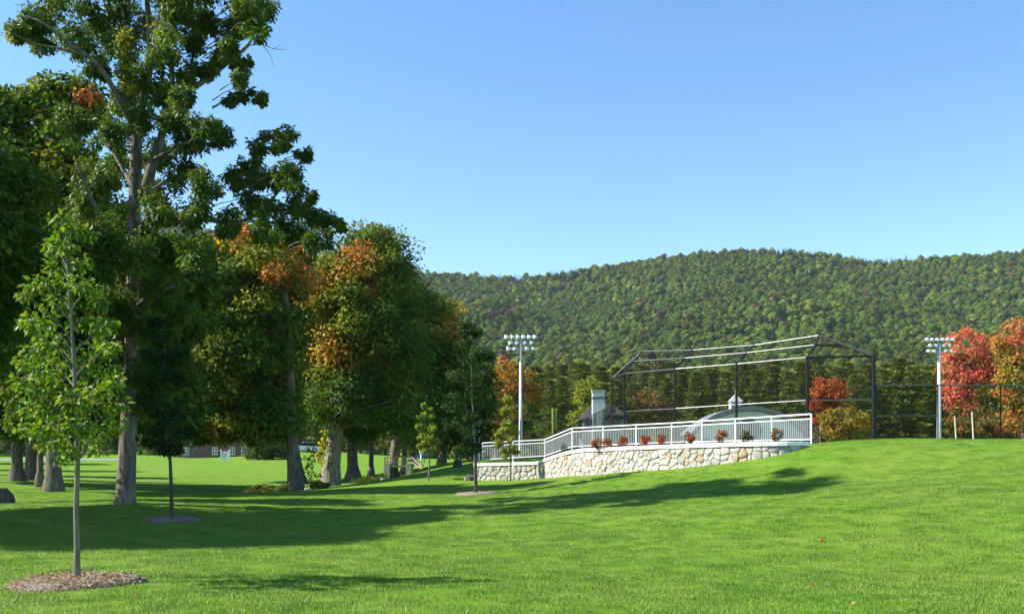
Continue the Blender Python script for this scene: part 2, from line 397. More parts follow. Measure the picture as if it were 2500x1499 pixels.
def rand_unit(n):
    v = rng.normal(size=(n, 3)); return unit(v)
def far_tree_mesh(kind, i):
    """crown for a far tree, unit about 1 m radius base at z=0; two materials of clump facets"""
    Vs, Ts = [], []
    if kind == 'broad':
        nclump = 9
        cen = rand_unit(nclump) * .55; cen[:, 2] = np.abs(cen[:, 2]) * 1.1; cen[0] = (0, 0, .75)
        for c in cen:
            n = 46; d = rand_unit(n); d[:, 2] = np.abs(d[:, 2]) * .9 + .05 * rng.normal(size=n); d = unit(d)
            r = .42 + rng.uniform(-.08, .1, n); P = c + d * r[:, None] + np.array([0, 0, .95])
            T_ = unit(np.cross(d, rand_unit(n))); L = rng.uniform(.15, .30, n); W = L * rng.uniform(.7, 1.1, n)
            v, f, _ = leaf_arrays(P - T_ * L[:, None] * .5, T_, d, L, W, np.zeros((n, 3)))
            Ts.append(f + sum(len(q) for q in Vs)); Vs.append(v)
        # dense inner mass so the crown is not see-through
        m_ = MB(); m_.lathe((0, 0, 0), [(.12, 0), (.55, .5), (.68, .9), (.5, 1.3), (.15, 1.5)], 7)
        iv = np.array(m_.v); iv += rng.normal(size=iv.shape) * .05
        tri = []
        for f in m_.f: tri += [(f[0], f[k], f[k + 1]) for k in range(1, len(f) - 1)]
        Ts.append(np.array(tri) + sum(len(q) for q in Vs)); Vs.append(iv)
    else:
        for k in range(9):
            z = .35 + k * .36; r = .85 * (1 - k / 9.6) + .05
            n = 11; a = rng.uniform(0, 2 * math.pi, n)
            d = np.stack([np.cos(a), np.sin(a), np.full(n, -.15)], -1)
            L = r * rng.uniform(.75, 1.15, n)
            v, f, _ = leaf_arrays(np.tile([0, 0, z], (n, 1)), d, np.tile([0, 0, 1.], (n, 1)) + .3 * rand_unit(n), L, L * .6 + .1, np.zeros((n, 3)))
            Ts.append(f + sum(len(q) for q in Vs)); Vs.append(v)
    return fast_mesh('far_tree_crown', np.concatenate(Vs), np.concatenate(Ts), FARLEAF)
tcoll = bpy.data.collections.new('forest_crown_shapes')
for i in range(4):
    o = bpy.data.objects.new('crown_shape_%d' % i, far_tree_mesh('broad', i)); tcoll.objects.link(o)
for i in range(2):
    o = bpy.data.objects.new('crown_shape_%d' % (i + 4), far_tree_mesh('cone', i)); tcoll.objects.link(o)

def instancer(name, pts, coll, attrs, kindlabel, mat=None):
    """a cloud of points that carries one instance of a shape per point"""
    me = bpy.data.meshes.new(name); me.vertices.add(len(pts)); me.vertices.foreach_set('co', np.asarray(pts, np.float32).ravel())
    for k, (typ, arr) in attrs.items():
        a = me.attributes.new(k, typ, 'POINT')
        if typ == 'FLOAT_COLOR':
            c = np.ones((len(arr), 4), np.float32); c[:, :3] = arr; a.data.foreach_set('color', c.ravel())
        elif typ == 'FLOAT_VECTOR': a.data.foreach_set('vector', np.asarray(arr, np.float32).ravel())
        elif typ == 'INT': a.data.foreach_set('value', np.asarray(arr, np.int32))
        else: a.data.foreach_set('value', np.asarray(arr, np.float32))
    if mat: me.materials.append(mat)
    o = place(bpy.data.objects.new(name, me)); tag(o, kind='stuff', **kindlabel)
    g = bpy.data.node_groups.new(name, 'GeometryNodeTree')
    g.interface.new_socket('Geometry', in_out='INPUT', socket_type='NodeSocketGeometry')
    g.interface.new_socket('Geometry', in_out='OUTPUT', socket_type='NodeSocketGeometry')
    N = g.nodes; gi = N.new('NodeGroupInput'); go = N.new('NodeGroupOutput')
    ip = N.new('GeometryNodeInstanceOnPoints'); ci = N.new('GeometryNodeCollectionInfo')
    ci.inputs['Collection'].default_value = coll; ci.inputs['Separate Children'].default_value = True; ci.inputs['Reset Children'].default_value = True
    def na(nm, dt):
        q = N.new('GeometryNodeInputNamedAttribute'); q.data_type = dt; q.inputs['Name'].default_value = nm; return q.outputs['Attribute']
    L = g.links.new
    L(gi.outputs[0], ip.inputs['Points']); L(ci.outputs[0], ip.inputs['Instance'])
    ip.inputs['Pick Instance'].default_value = True
    L(na('kindi', 'INT'), ip.inputs['Instance Index']); L(na('scl', 'FLOAT_VECTOR'), ip.inputs['Scale'])
    er = N.new('FunctionNodeEulerToRotation'); L(na('rot', 'FLOAT_VECTOR'), er.inputs[0]); L(er.outputs[0], ip.inputs['Rotation'])
    L(ip.outputs[0], go.inputs[0])
    md = o.modifiers.new('instances', 'NODES'); md.node_group = g
    return o

# forest points: even spacing over the slopes the camera can see, with margins
pts = []
yv = 338.0
while yv < 1560:
    sp = 5.9 + max(yv - 400, 0) * .0012
    xs = np.arange(-.70 * yv, .70 * yv, sp)
    xs = xs + rng.uniform(-.4, .4, len(xs)) * sp; ys = yv + rng.uniform(-.45, .45, len(xs)) * sp
    pts.append(np.stack([xs, ys], -1)); yv += sp * (1.15 if yv < 1000 else 1.0)
pts = np.concatenate(pts); fx, fy = pts[:, 0], pts[:, 1]; fz = hill_z(fx, fy)
fn = len(fx)
def fnoise(sc_, off): return np.array([mnoise.noise((x * sc_ + off, y * sc_, off)) for x, y in zip(fx, fy)])
n1, n2 = fnoise(.006, 3.1), fnoise(.018, 9.7)
u_ = fx / fy
conif = (rng.uniform(size=fn) < np.clip(.20 + .75 * n1 + .6 * n2 - .12 * (fz > 200), .03, .7))
pal = np.array([(.066, .104, .014), (.078, .118, .015), (.092, .126, .017), (.056, .094, .015), (.108, .132, .018)])
fc = pal[rng.integers(0, len(pal), fn)] * rng.uniform(1.02, 1.6, (fn, 1)) * np.clip(1 + .5 * n2 + .4 * n1, .6, 1.5)[:, None]
aut = rng.uniform(size=fn) < np.clip(.02 + .16 * n2 + .10 * ((u_ < .02) & (fy > 500)), 0, .3)
apal = np.array([(.15, .085, .03), (.17, .12, .03), (.12, .07, .035), (.11, .075, .05), (.16, .15, .03)])
fc[aut] = apal[rng.integers(0, len(apal), aut.sum())] * rng.uniform(.6, 1.1, (aut.sum(), 1))
fc[conif] = np.array([.030, .060, .020]) * rng.uniform(.7, 1.3, (conif.sum(), 1))
sz = np.clip(np.exp(rng.normal(1.42, .26, fn)), 2.2, 7.5); scl = np.stack([sz, sz, sz * rng.uniform(.62, .95, fn)], -1)
szc = rng.uniform(2.8, 4.4, fn)
scl[conif] = np.stack([szc, szc, szc * rng.uniform(.7, 1.0, fn)], -1)[conif]
kind = rng.integers(0, 4, fn); kind[conif] = 4 + rng.integers(0, 2, conif.sum())
instancer('hill_forest', np.stack([fx, fy, fz - .5], -1), tcoll,
          {'tcol': ('FLOAT_COLOR', fc), 'scl': ('FLOAT_VECTOR', scl), 'kindi': ('INT', kind),
           'rot': ('FLOAT_VECTOR', np.stack([np.zeros(fn), np.zeros(fn), rng.uniform(0, 6.28, fn)], -1))},
          dict(label='mixed green forest covering the long hill behind the ballfield', cat='forest'), FARLEAF)

# ------------------------------------------------------------------ terrace, wall and railing
WP = [(1158, 1131, 56.5), (1312, 1127, 54.5), (1397, 1099, 49.5), (1500, 1091.5, 45.5), (1620, 1086, 42.5), (1750, 1081.5, 40.3), (1850, 1079, 39.0), (1920, 1078, 38.62), (1972, 1078, 38.95)]
WPv = [at(*q) for q in WP]
def catmull(pts, per=6):
    out = []
    for i in range(len(pts) - 1):
        p0 = pts[max(i - 1, 0)]; p1, p2 = pts[i], pts[i + 1]; p3 = pts[min(i + 2, len(pts) - 1)]
        for k in range(per):
            t_ = k / per
            out.append(.5 * ((2 * p1) + (p2 - p0) * t_ + (2 * p0 - 5 * p1 + 4 * p2 - p3) * t_ ** 2 + (3 * p1 - p0 - 3 * p2 + p3) * t_ ** 3))
    return out + [pts[-1]]
path = [WPv[0].lerp(WPv[1], k / 4) for k in range(4)] + catmull(WPv[1:], 5)
S = [0.0]
for i in range(1, len(path)): S.append(S[-1] + (path[i].xy - path[i - 1].xy).length)
S = np.array(S); PX = np.array([tuple(q) for q in path])
def wall_pt(s, d=0.0):
    """point on the wall's front face at arc length s, moved outward by d; z = coping top"""
    x, y, z = (np.interp(s, S, PX[:, k]) for k in range(3))
    e = .35; s0, s1 = max(s - e, 0), min(s + e, S[-1])
    if abs(s - S[4]) < e: s0, s1 = (max(s - e, 0), s) if s < S[4] else (s, s + e)
    tx, ty = np.interp(s1, S, PX[:, 0]) - np.interp(s0, S, PX[:, 0]), np.interp(s1, S, PX[:, 1]) - np.interp(s0, S, PX[:, 1])
    l = math.hypot(tx, ty); nx_, ny_ = ty / l, -tx / l
    return Vector((x + nx_ * d, y + ny_ * d, z))
COPH = .16
WO = Vector((WPv[3].x, WPv[3].y, gz(WPv[3].x, WPv[3].y)))
wall = thing('stone_retaining_wall', 'curved pale fieldstone retaining wall with white coping below the railing', 'wall', WO)
# mortar core and coping swept along the path, with a return at each end
def sweep(mb, prof_fn, ss):
    rings = [prof_fn(s) for s in ss]; n = len(rings[0]); base = len(mb.v)
    for r in rings: mb.v += [tuple(q) for q in r]
    for i in range(len(rings) - 1):
        for k in range(n):
            mb.f.append((base + i * n + k, base + i * n + (k + 1) % n, base + (i + 1) * n + (k + 1) % n, base + (i + 1) * n + k))
    mb.f.append(tuple(base + k for k in range(n))); mb.f.append(tuple(base + (len(rings) - 1) * n + k for k in reversed(range(n))))
ss = np.linspace(0, S[-1], 60)
def core_prof(s):
    a, b = wall_pt(s, 0), wall_pt(s, -.5); g = gz(a.x, a.y) - .5; zt = a.z - COPH + .01
    return [Vector((a.x, a.y, g)), Vector((a.x, a.y, zt)), Vector((b.x, b.y, zt)), Vector((b.x, b.y, g))]
mb = MB(); sweep(mb, core_prof, ss); mb.build('mortar_core', MORTAR, wall)
def cop_prof(s):
    o, a, b = wall_pt(s, .10), wall_pt(s, .085), wall_pt(s, -.56)
    zt = a.z; zb = zt - COPH
    return [Vector((o.x, o.y, zb)), Vector((o.x, o.y, zt - .03)), Vector((a.x, a.y, zt)), Vector((b.x, b.y, zt)), Vector((b.x, b.y, zb))]
mb = MB(); sweep(mb, cop_prof, np.linspace(-.06, S[-1] + .05, 70)); mb.build('coping', COPING, wall)

def clip_poly(poly, nx_, ny_, c):
    out = []
    for i in range(len(poly)):
        a, b = poly[i], poly[(i + 1) % len(poly)]
        da, db = a[0] * nx_ + a[1] * ny_ - c, b[0] * nx_ + b[1] * ny_ - c
        if da <= 0: out.append(a)
        if (da < 0) != (db < 0) and abs(da - db) > 1e-9:
            t_ = da / (da - db); out.append((a[0] + (b[0] - a[0]) * t_, a[1] + (b[1] - a[1]) * t_))
    return out
# voronoi fieldstones over the face, in (arc length, height) space
seeds = []
zlo = lambda s: gz(wall_pt(s, .05).x, wall_pt(s, .05).y) - .06
s = .1
while s < S[-1] - .02:
    zt = np.interp(s, S, PX[:, 2]) - COPH; z = zlo(s) + random.uniform(.02, .2); stx = random.uniform(.24, .44)
    while z < zt - .02:
        seeds.append((s + random.uniform(-.15, .15), z)); z += random.uniform(.15, .33)
    s += stx
seeds = [q for i, q in enumerate(seeds) if all((q[0] - r[0]) ** 2 + 1.4 * (q[1] - r[1]) ** 2 > .02 for r in seeds[:i])]
stones = []
gap = .008
wgt = [random.uniform(-.022, .022) for _ in seeds]
for i, (sx, sz_) in enumerate(seeds):
    zt = np.interp(sx, S, PX[:, 2]) - COPH - .012
    poly = [(sx - .7, sz_ - .6), (sx + .7, sz_ - .6), (sx + .7, sz_ + .6), (sx - .7, sz_ + .6)]
    slope = (np.interp(sx + .3, S, PX[:, 2]) - np.interp(sx - .3, S, PX[:, 2])) / .6
    poly = clip_poly(poly, -slope, 1, zt - slope * sx)
    gl, gr = zlo(max(sx - .3, 0)), zlo(min(sx + .3, S[-1])); gs = (gr - gl) / .6
    poly = clip_poly(poly, gs, -1, -((gl + gr) / 2 - .08 - gs * sx))
    poly = clip_poly(poly, -1, 0, -.0); poly = clip_poly(poly, 1, 0, S[-1])
    if sx < S[4]: poly = clip_poly(poly, 1, 0, S[4] - .01)
    else: poly = clip_poly(poly, -1, 0, -(S[4] + .01))
    for j, (ox, oz) in enumerate(seeds):
        if j == i or abs(ox - sx) > 1.3: continue
        dx, dz = ox - sx, oz - sz_; d = math.hypot(dx, dz); nx_, nz_ = dx / d, dz / d
        poly = clip_poly(poly, nx_, nz_, nx_ * (sx + ox) / 2 + nz_ * (sz_ + oz) / 2 - gap + max(-.4 * d, min(.4 * d, (wgt[i] - wgt[j]) / (2 * d))))
        if len(poly) < 3: break
    if len(poly) < 3: continue
    ar = abs(sum(poly[k][0] * poly[(k + 1) % len(poly)][1] - poly[(k + 1) % len(poly)][0] * poly[k][1] for k in range(len(poly)))) / 2
    if ar < .006: continue
    ch = []
    for k in range(len(poly)):
        a, b = poly[k], poly[(k + 1) % len(poly)]
        ch += [(a[0] * .86 + b[0] * .14, a[1] * .86 + b[1] * .14), (a[0] * .14 + b[0] * .86, a[1] * .14 + b[1] * .86)]
    cxm, czm = sum(q[0] for q in ch) / len(ch), sum(q[1] for q in ch) / len(ch)
    d0 = random.uniform(.012, .05); bul = random.uniform(.008, .035); tx_, tz_ = random.uniform(-.08, .08), random.uniform(-.10, .10)
    n = len(ch); vsn = []
    def W(sq, zq, d):
        q = wall_pt(min(max(sq, 0), S[-1]), d); return (q.x, q.y, zq)
    for f_, dd in ((1.0, -.04), (1.0, d0), (.72, d0 + bul)):
        for (a, b) in ch:
            aa, bb = cxm + (a - cxm) * f_, czm + (b - czm) * f_
            tilt = ((aa - cxm) * tx_ + (bb - czm) * tz_) if dd > 0 else 0
            vsn.append(W(aa, bb, dd + tilt + (random.uniform(-.006, .006) if dd > 0 else 0)))
    vsn.append(W(cxm, czm, d0 + bul * 1.15))
    fs = []
    for r_ in range(2):
        for k in range(n): fs.append((r_ * n + k, r_ * n + (k + 1) % n, (r_ + 1) * n + (k + 1) % n, (r_ + 1) * n + k))
    fs += [(2 * n + k, 2 * n + (k + 1) % n, 3 * n) for k in range(n)]
    q = wall_pt(cxm, 0); mbs = MB().add(vsn, fs)
    stones.append((ar, mbs, (q.x, q.y, czm)))
stones.sort(key=lambda a_: -a_[0])
for ar, mbs, og in stones[:295]: mbs.build('stone', STONE, wall, origin=og, smooth=ar > .03)
sm = MB()
for ar, mbs, og in stones[295:]: sm.add(mbs.v, mbs.f)
if sm.v: sm.build('small_stones', STONE, wall)['kind'] = 'stuff'
print('STONES', len(stones))

# terrace fill behind the wall (the ball field)
front = [wall_pt(s, -.45) - Vector((0, 0, COPH * .8)) for s in np.linspace(0, S[-1], 30)]
front += [Vector((13.2, 41.6, 2.55)), Vector((16, 43.6, 2.6)), Vector((25, 44.6, 2.62)), Vector((45, 45, 2.6)), Vector((72, 45, 2.6))]
nF = len(front); rows = [front]
for k, yk in enumerate((60, 80, 110, 148)):
    rows.append([Vector((-2.2 - .02 * (yk - 56) + (i / (nF - 1)) * (74 + k * 3), yk + (8 * (1 - i / (nF - 1)) if k == 0 else 0), 1.9 + min(i / 8, 1) * .55 if k < 2 else 2.4)) for i in range(nF)])
mb = MB()
mb.v = [tuple(q) for r in rows for q in r]
mb.f = [(k * nF + i, k * nF + i + 1, (k + 1) * nF + i + 1, (k + 1) * nF + i) for k in range(len(rows) - 1) for i in range(nF - 1)]
o = mb.build('playing_field', GRASS, smooth=True); tag(o, kind='structure')
o.data.attributes.new('dry', 'FLOAT', 'POINT')

# railing: three runs of pickets
RA = at(1178, 1081, 57.6); RAb = at(1178, 1126, 57.6)
RB = at(1330, 1073, 55.8); RBb = at(1330, 1117, 55.8)
RC = at(1397, 1045, 53.0); RCb = at(1397, 1095, 53.0)
RM = at(1640, 1032.5, 47.9); RMb = at(1640, 1084.5, 47.9)
RD = at(1981, 1010.5, 40.2); RDb = at(1981, 1079, 40.2)
rail = thing('railing', 'long silver picket railing on top of the stone wall', 'railing', RCb)
runs = [(RA, RAb, RB, RBb), (RB, RBb, RC, RCb), (RC, RCb, RM, RMb), (RM, RMb, RD, RDb)]
pick = MB().box((0, 0, .5), (.022, .022, 1)).mesh('picket', PICKET)
for ri, (a, ab, b, bb) in enumerate(runs):
    L = (b.xy - a.xy).length; dirz = math.atan2(b.y - a.y, b.x - a.x)
    MB().bar(a, b, .075, .06).build('top_rail', ALU, rail)
    a2, b2 = a.lerp(ab, .17), b.lerp(bb, .17); MB().bar(a2, b2, .045, .05).build('upper_rail', ALU, rail)
    a3, b3 = a.lerp(ab, .90), b.lerp(bb, .90); MB().bar(a3, b3, .045, .05).build('bottom_rail', ALU, rail)
    npost = max(1, round(L / 2.45))
    for k in range(npost + (1 if ri == len(runs) - 1 else 0)):
        t_ = k / npost; top, bot = a.lerp(b, t_), ab.lerp(bb, t_)
        MB().box(((top.x + bot.x) / 2, top.y, (top.z + bot.z) / 2 - .1), (.05, .05, top.z - bot.z + .22), dirz).build('post', ALU, rail)
    npk = round(L / .112)
    for k in range(1, npk):
        t_ = k / npk; top, bot = a2.lerp(b2, t_), a3.lerp(b3, t_)
        o = bpy.data.objects.new('picket', pick); place(o, rail, bot); o.rotation_euler.z = dirz; o.scale.z = top.z - bot.z

# ------------------------------------------------------------------ chain link
def wire_panel(mb, p00, p10, p01, p11, step=.06, w=.003):
    """diamond mesh of crossing wires filling the quad p00-p10 (bottom) to p01-p11 (top)"""
    p00, p10, p01, p11 = map(Vector, (p00, p10, p01, p11))
    LX = ((p10 - p00).length + (p11 - p01).length) / 2; LZ = ((p01 - p00).length + (p11 - p10).length) / 2
    nrm = (p10 - p00).cross(p01 - p00).normalized() * w * .5
    f = lambda u, v: (p00 * (1 - u) + p10 * u) * (1 - v) + (p01 * (1 - u) + p11 * u) * v
    st = step * math.sqrt(2)
    for sgn in (1, -1):
        c = -LZ if sgn == 1 else 0.0
        end = LX if sgn == 1 else LX + LZ
        c += st * .5
        while c < end:
            if sgn == 1: x0, z0, x1, z1 = max(c, 0), max(-c, 0), min(c + LZ, LX), min(LX - c, LZ)
            else: x0, z0, x1, z1 = min(c, LX), max(c - LX, 0), max(c - LZ, 0), min(c, LZ)
            a, b = f(x0 / LX, z0 / LZ), f(x1 / LX, z1 / LZ)
            if (b - a).length > .02:
                d = (b - a).normalized(); sd = d.cross(nrm).normalized() * w * .5; off = nrm * (1.1 * sgn)
                mb.add([a + sd + off, a - sd + off, a - nrm * 1.6 + off, b + sd + off, b - sd + off, b - nrm * 1.6 + off],
                       [(0, 1, 4, 3), (1, 2, 5, 4), (2, 0, 3, 5)])
            c += st

# backstop ------------------------------------------------------------------
bs_px = [(1495, 922.5, 57.0), (1525, 912, 54.0), (1648, 901, 50.6), (1798, 889, 48.4), (1971, 872.5, 46.0), (2133, 869, 45.2)]
tops = [at(*q) for q in bs_px]
FIELD = 2.5
mids = {1: at(1546, 882, 54.8), 2: at(1671, 874.5, 51.4), 3: at(1822, 861.5, 49.2), 4: at(1990, 842.5, 46.8), 5: at(2055, 842.5, 46.6)}
tips = {1: at(1568, 858, 55.8), 2: at(1691, 855, 52.4), 3: at(1841, 843, 50.2), 4: at(2000, 819, 47.8)}
lowr = [at(1495, 1012, 57), at(1527, 1005, 54), at(1648, 997.5, 50.6), at(1799, 988, 48.4), at(1971, 977.5, 46), at(2133, 977, 45.2)]
bsb = thing('backstop', 'tall black chain link baseball backstop with slanted hood', 'backstop', (tops[3].x, tops[3].y, FIELD))
for i, q in enumerate(tops):
    base = min(FIELD, gz(q.x, q.y)) - .3
    MB().tube([(q.x, q.y, base), (q.x, q.y, q.z + .03)], (.05, .06, .06, .065, .085, .085)[i], 10, cap=False).build('post', BLACKV, bsb, smooth=True)
def pipe(name, a, b, r=.036, parent=bsb, mat=RAILV): return MB().tube([a, b], r, 10, cap=False).build(name, mat, parent, smooth=True)
for i in range(5):
    pipe('rail', tops[i], tops[i + 1], *((.036,) if i < 4 else (.05, bsb, BLACKV))); pipe('rail', lowr[i], lowr[i + 1], .034)
    b0, b1 = Vector((tops[i].x, tops[i].y, FIELD + .08)), Vector((tops[i + 1].x, tops[i + 1].y, FIELD + .08))
    pipe('rail', b0, b1)
    mb = MB(); wire_panel(mb, b0, b1, tops[i], tops[i + 1]); mb.build('wire_mesh', WIRE, bsb)
for i in (1, 2, 3, 4):
    pipe('hood_strut', tops[i], mids[i], .045, mat=BLACKV); pipe('hood_strut', mids[i], tips[i], .045, mat=BLACKV)
    mb = MB(); mid_ = tops[i].lerp(mids[i], .9); low = tops[i] - Vector((0, 0, .95)); c_ = tops[i].lerp(mids[i], .45) - Vector((0, 0, .35))
    mb.tube([low, c_, mid_], .016, 6).build('brace', BLACKV, bsb, smooth=True)
for i in (1, 2, 3):
    pipe('hood_rail', mids[i], mids[i + 1]); pipe('hood_rail', tips[i], tips[i + 1], .036)
    mb = MB(); wire_panel(mb, tops[i], tops[i + 1], mids[i], mids[i + 1]); wire_panel(mb, mids[i], mids[i + 1], tips[i], tips[i + 1]); mb.build('wire_mesh', WIRE, bsb)
pipe('hood_strut', tips[4], tops[5], .055, mat=BLACKV); pipe('hood_rail', mids[4], mids[5], .045, mat=BLACKV); pipe('hood_strut', tips[1], tops[0])
mb = MB(); wire_panel(mb, tops[4], tops[5], mids[4], mids[5]); wire_panel(mb, mids[4], mids[5], tips[4], tips[4].lerp(mids[5], .02)); mb.build('wire_mesh', WIRE, bsb)
mb = MB(); wire_panel(mb, tops[0], tops[1], tips[1].lerp(tops[0], .02), tips[1]); mb.build('wire_mesh', WIRE, bsb)

def chain_fence(name, label, cols_, base_z, group=None, step=.06, midrail=None, bottom=True, w=.003, r=.026):
    """cols_: list of top points; one thing with posts, rails and wire mesh"""
    c = cols_[len(cols_) // 2]; th = thing(name, label, 'fence', (c.x, c.y, base_z), group)
    for q in cols_:
        MB().tube([(q.x, q.y, min(base_z, gz(q.x, q.y)) - .25), (q.x, q.y, q.z + .03)], r * 1.25, 8, cap=False).build('post', BLACKV, th, smooth=True)
    for i in range(len(cols_) - 1):
        a, b = cols_[i], cols_[i + 1]; a0, b0 = Vector((a.x, a.y, base_z + .05)), Vector((b.x, b.y, base_z + .05))
        pipe('top_rail', a, b, r, th)
        if bottom: pipe('bottom_rail', a0, b0, r, th)
        if midrail and midrail[i]: pipe('mid_rail', a0.lerp(a, .46), b0.lerp(b, .46), r, th)
        mb = MB(); wire_panel(mb, a0, b0, a, b, step, w); mb.build('wire_mesh', WIRE, th)
    return th
chain_fence('chain_link_fence', 'black chain link fence running right from the backstop along the crest', [at(2139, 940, 45.3), at(2290, 940, 45.6), at(2443, 940.5, 45.9), at(2596, 941, 46.2), at(2750, 941, 46.5)], 2.72, 'chain link fences', midrail=[1, 0, 0, 0])
p0, p1 = at(1494, 990, 57.3), at(1332, 1067, 108)
fx_ = [1494, 1474, 1453, 1434, 1415, 1390, 1362, 1332]
cl = []
for q in fx_:
    u = (q - 1250) / F; t_ = (u * p0.y - p0.x) / ((p1.x - p0.x) - u * (p1.y - p0.y)); cl.append(p0.lerp(p1, min(max(t_, 0), 1)))
chain_fence('chain_link_fence', 'black chain link sideline fence receding left of the backstop', cl, 2.45, 'chain link fences', step=.09, w=.005)
chain_fence('chain_link_fence', 'low black chain link fence behind the left end of the railing', [at(1166, 1028, 76), at(1270, 1026, 76), at(1392, 1026, 76)], 2.2, 'chain link fences', step=.09, w=.0045, midrail=None, bottom=False)

# ------------------------------------------------------------------ floodlight poles
def light_pole(px, ptop, Y, label, wpx, rb, face, rows=((0, 6, 1.0), (1, 4, .68), (2, 4, .78)), drop=14):
    top = at(px, ptop, Y); gb = min(gz(top.x, top.y), 2.4) - .2
    th = thing('light_pole', label, 'light pole', (top.x, top.y, gb), 'ballfield light poles')
    MB().tube([(top.x, top.y, gb), (top.x, top.y, gb + 1.6), (top.x, top.y, top.z)], [rb * 1.25, rb, rb * .55], 14).build('pole', GALV if rb > .1 else WHITE, th, smooth=True)
    W_ = wpx * Y / F; dz = drop * Y / F
    # bowl lamp aimed down at the field
    lr = W_ / 6 * .40
    for r_, n, f_ in rows:
        z = top.z - .1 - r_ * dz; hw = W_ / 2 * f_
        arm = MB().box((top.x, top.y, z - lr * .2), (hw * 2, .09, .09)).build('crossarm', GALV, th)
        for k in range(n):
            t_ = (k + .5) / n * 2 - 1
            if n == 4: t_ = (-.93, -.45, .45, .93)[k] if r_ == 2 else (-.9, -.35, .35, .9)[k]
            x = top.x + t_ * hw * .92
            M = Matrix.Rotation(R(face), 3, 'Z') @ Matrix.Rotation(R(-38), 3, 'Y')
            lp = MB().lathe((x, top.y - .12, z + lr * .1), [(lr * .25, lr * 1.0), (lr * .42, lr * .75), (lr * .85, lr * .25), (lr, -lr * .35), (lr * .95, -lr * .5)], 14, M).build('lamp', LAMP, th, smooth=True)
            MB().lathe((x, top.y - .12, z + lr * .1), [(lr * .8, -lr * .53), (lr * .8, -lr * .56)], 14, M).build('lens', LENS, lp)
            MB().box((x, top.y - .06, z - lr * .1), (.06, .16, lr * .5)).build('bracket', GALV, lp)
    return th
light_pole(1271, 822, 112, 'floodlight pole rising left of the backstop beside the orange tree', 90, .22, 20)
light_pole(2293, 828, 100, 'floodlight pole standing right of the backstop before the red tree', 82, .25, 160)
light_pole(1893, 930, 190, 'thin far floodlight pole behind the grey arched building', 58, .16, 70, rows=((0, 4, 1.0), (1, 4, .9)), drop=8)

# ------------------------------------------------------------------ trees
GREENS = [(.065, .125, .014), (.085, .150, .016), (.108, .170, .019), (.052, .105, .013)]
YGREEN = [(.20, .235, .022), (.25, .26, .026), (.16, .21, .02)]  # yellow-green leaves; also paints sunlit sides into the maple crowns
ORANGE = [(.54, .23, .045), (.58, .30, .05), (.48, .18, .045), (.44, .32, .045)]
RED = [(.56, .12, .075), (.50, .13, .08), (.58, .18, .09)]
def pick_cols(pal, n): return np.array(pal)[rng.integers(0, len(pal), n)]

def clump_leaves(cen, rad, nper, Lf, pal_fn, droop=.35, flat=.62, up=.6, aspect=.66, jitter=.25):
    """cen (k,3), rad (k,) -> leaf arrays; every clump is a ragged tuft of leaves"""
    k = len(cen); n = k * nper
    c = np.repeat(cen, nper, 0); r = np.repeat(rad, nper)
    d = rand_unit(n); rr = rng.uniform(0, 1, n) ** .45
    off = d * (r * rr)[:, None]; off[:, 2] *= flat
    P = c + off
    T_ = unit(off + 1e-6) * .8 + rand_unit(n) * .9; T_[:, 2] -= droop
    N_ = rand_unit(n) * .5 + np.array([0, 0, up]) + unit(off + 1e-6) * .9
    L = Lf * rng.uniform(.65, 1.3, n); W = L * aspect * rng.uniform(.8, 1.2, n)
    C = pal_fn(cen)                                  # one colour family per clump
    C = np.repeat(C, nper, 0) * rng.uniform(1 - jitter, 1 + jitter, (n, 1)) * (1 + rng.normal(size=(n, 3)) * .06)
    return leaf_arrays(P, T_, N_, L, W, np.clip(C, .004, .9))

def limb(mb, a, b, r0, r1, sag=.15, n=5, seg=6):
    a, b = Vector(a), Vector(b); L = (b - a).length
    side = Vector((random.uniform(-1, 1), random.uniform(-1, 1), 0)) * L * .06
    pts = []; rad = []
    for i in range(n + 1):
        t_ = i / n; q = a.lerp(b, t_); q = q + Vector((0, 0, 1)) * (L * sag * math.sin(t_ * math.pi) * (1 - t_)) + side * math.sin(t_ * math.pi)
        pts.append(q); rad.append(r0 + (r1 - r0) * t_ ** .8)
    mb.tube(pts, rad, seg, cap=False); return pts

def patch_palette(base, patches):
    """patches: (centre, radius, palette, probability)"""
    def fn(cen):
        C = pick_cols(base, len(cen))
        for pc, pr, pp, prob in patches:
            d = np.linalg.norm((cen - np.array(pc)) / np.array([1, 5, 1]), axis=1)
            msk = (d < pr * rng.uniform(.7, 1.15, len(cen))) & (rng.uniform(size=len(cen)) < prob)
            C[msk] = pick_cols(pp, msk.sum())
        return C
    return fn

def trunk_mesh(base, top, r, wob=.25, flare=1.6, n=9, seg=12):
    base, top = Vector(base), Vector(top); pts = []; rad = []
    ph = random.uniform(0, 6)
    for i in range(n + 1):
        t_ = i / n; q = base.lerp(top, t_); q = q + Vector((math.sin(t_ * 4 + ph), math.cos(t_ * 3.3 + ph), 0)) * wob * t_ * (1 - t_ * .5) * r * 3
        pts.append(q); rad.append(r * (1 - .62 * t_))
    h = (top - base).length
    ex = [(0, flare), (.25 / h, flare * .78 + .22), (.7 / h, 1.12)]
    P2, R2 = [], []
    for t_, f_ in ex: P2.append(base.lerp(top, t_) + (pts[0] - base)); R2.append(r * f_)
    P2[0] = P2[0] - Vector((0, 0, .35))
    mb = MB(); mb.tube(P2 + [q for q in pts[1:]], R2 + rad[1:], seg, cap=False)
    return mb, pts

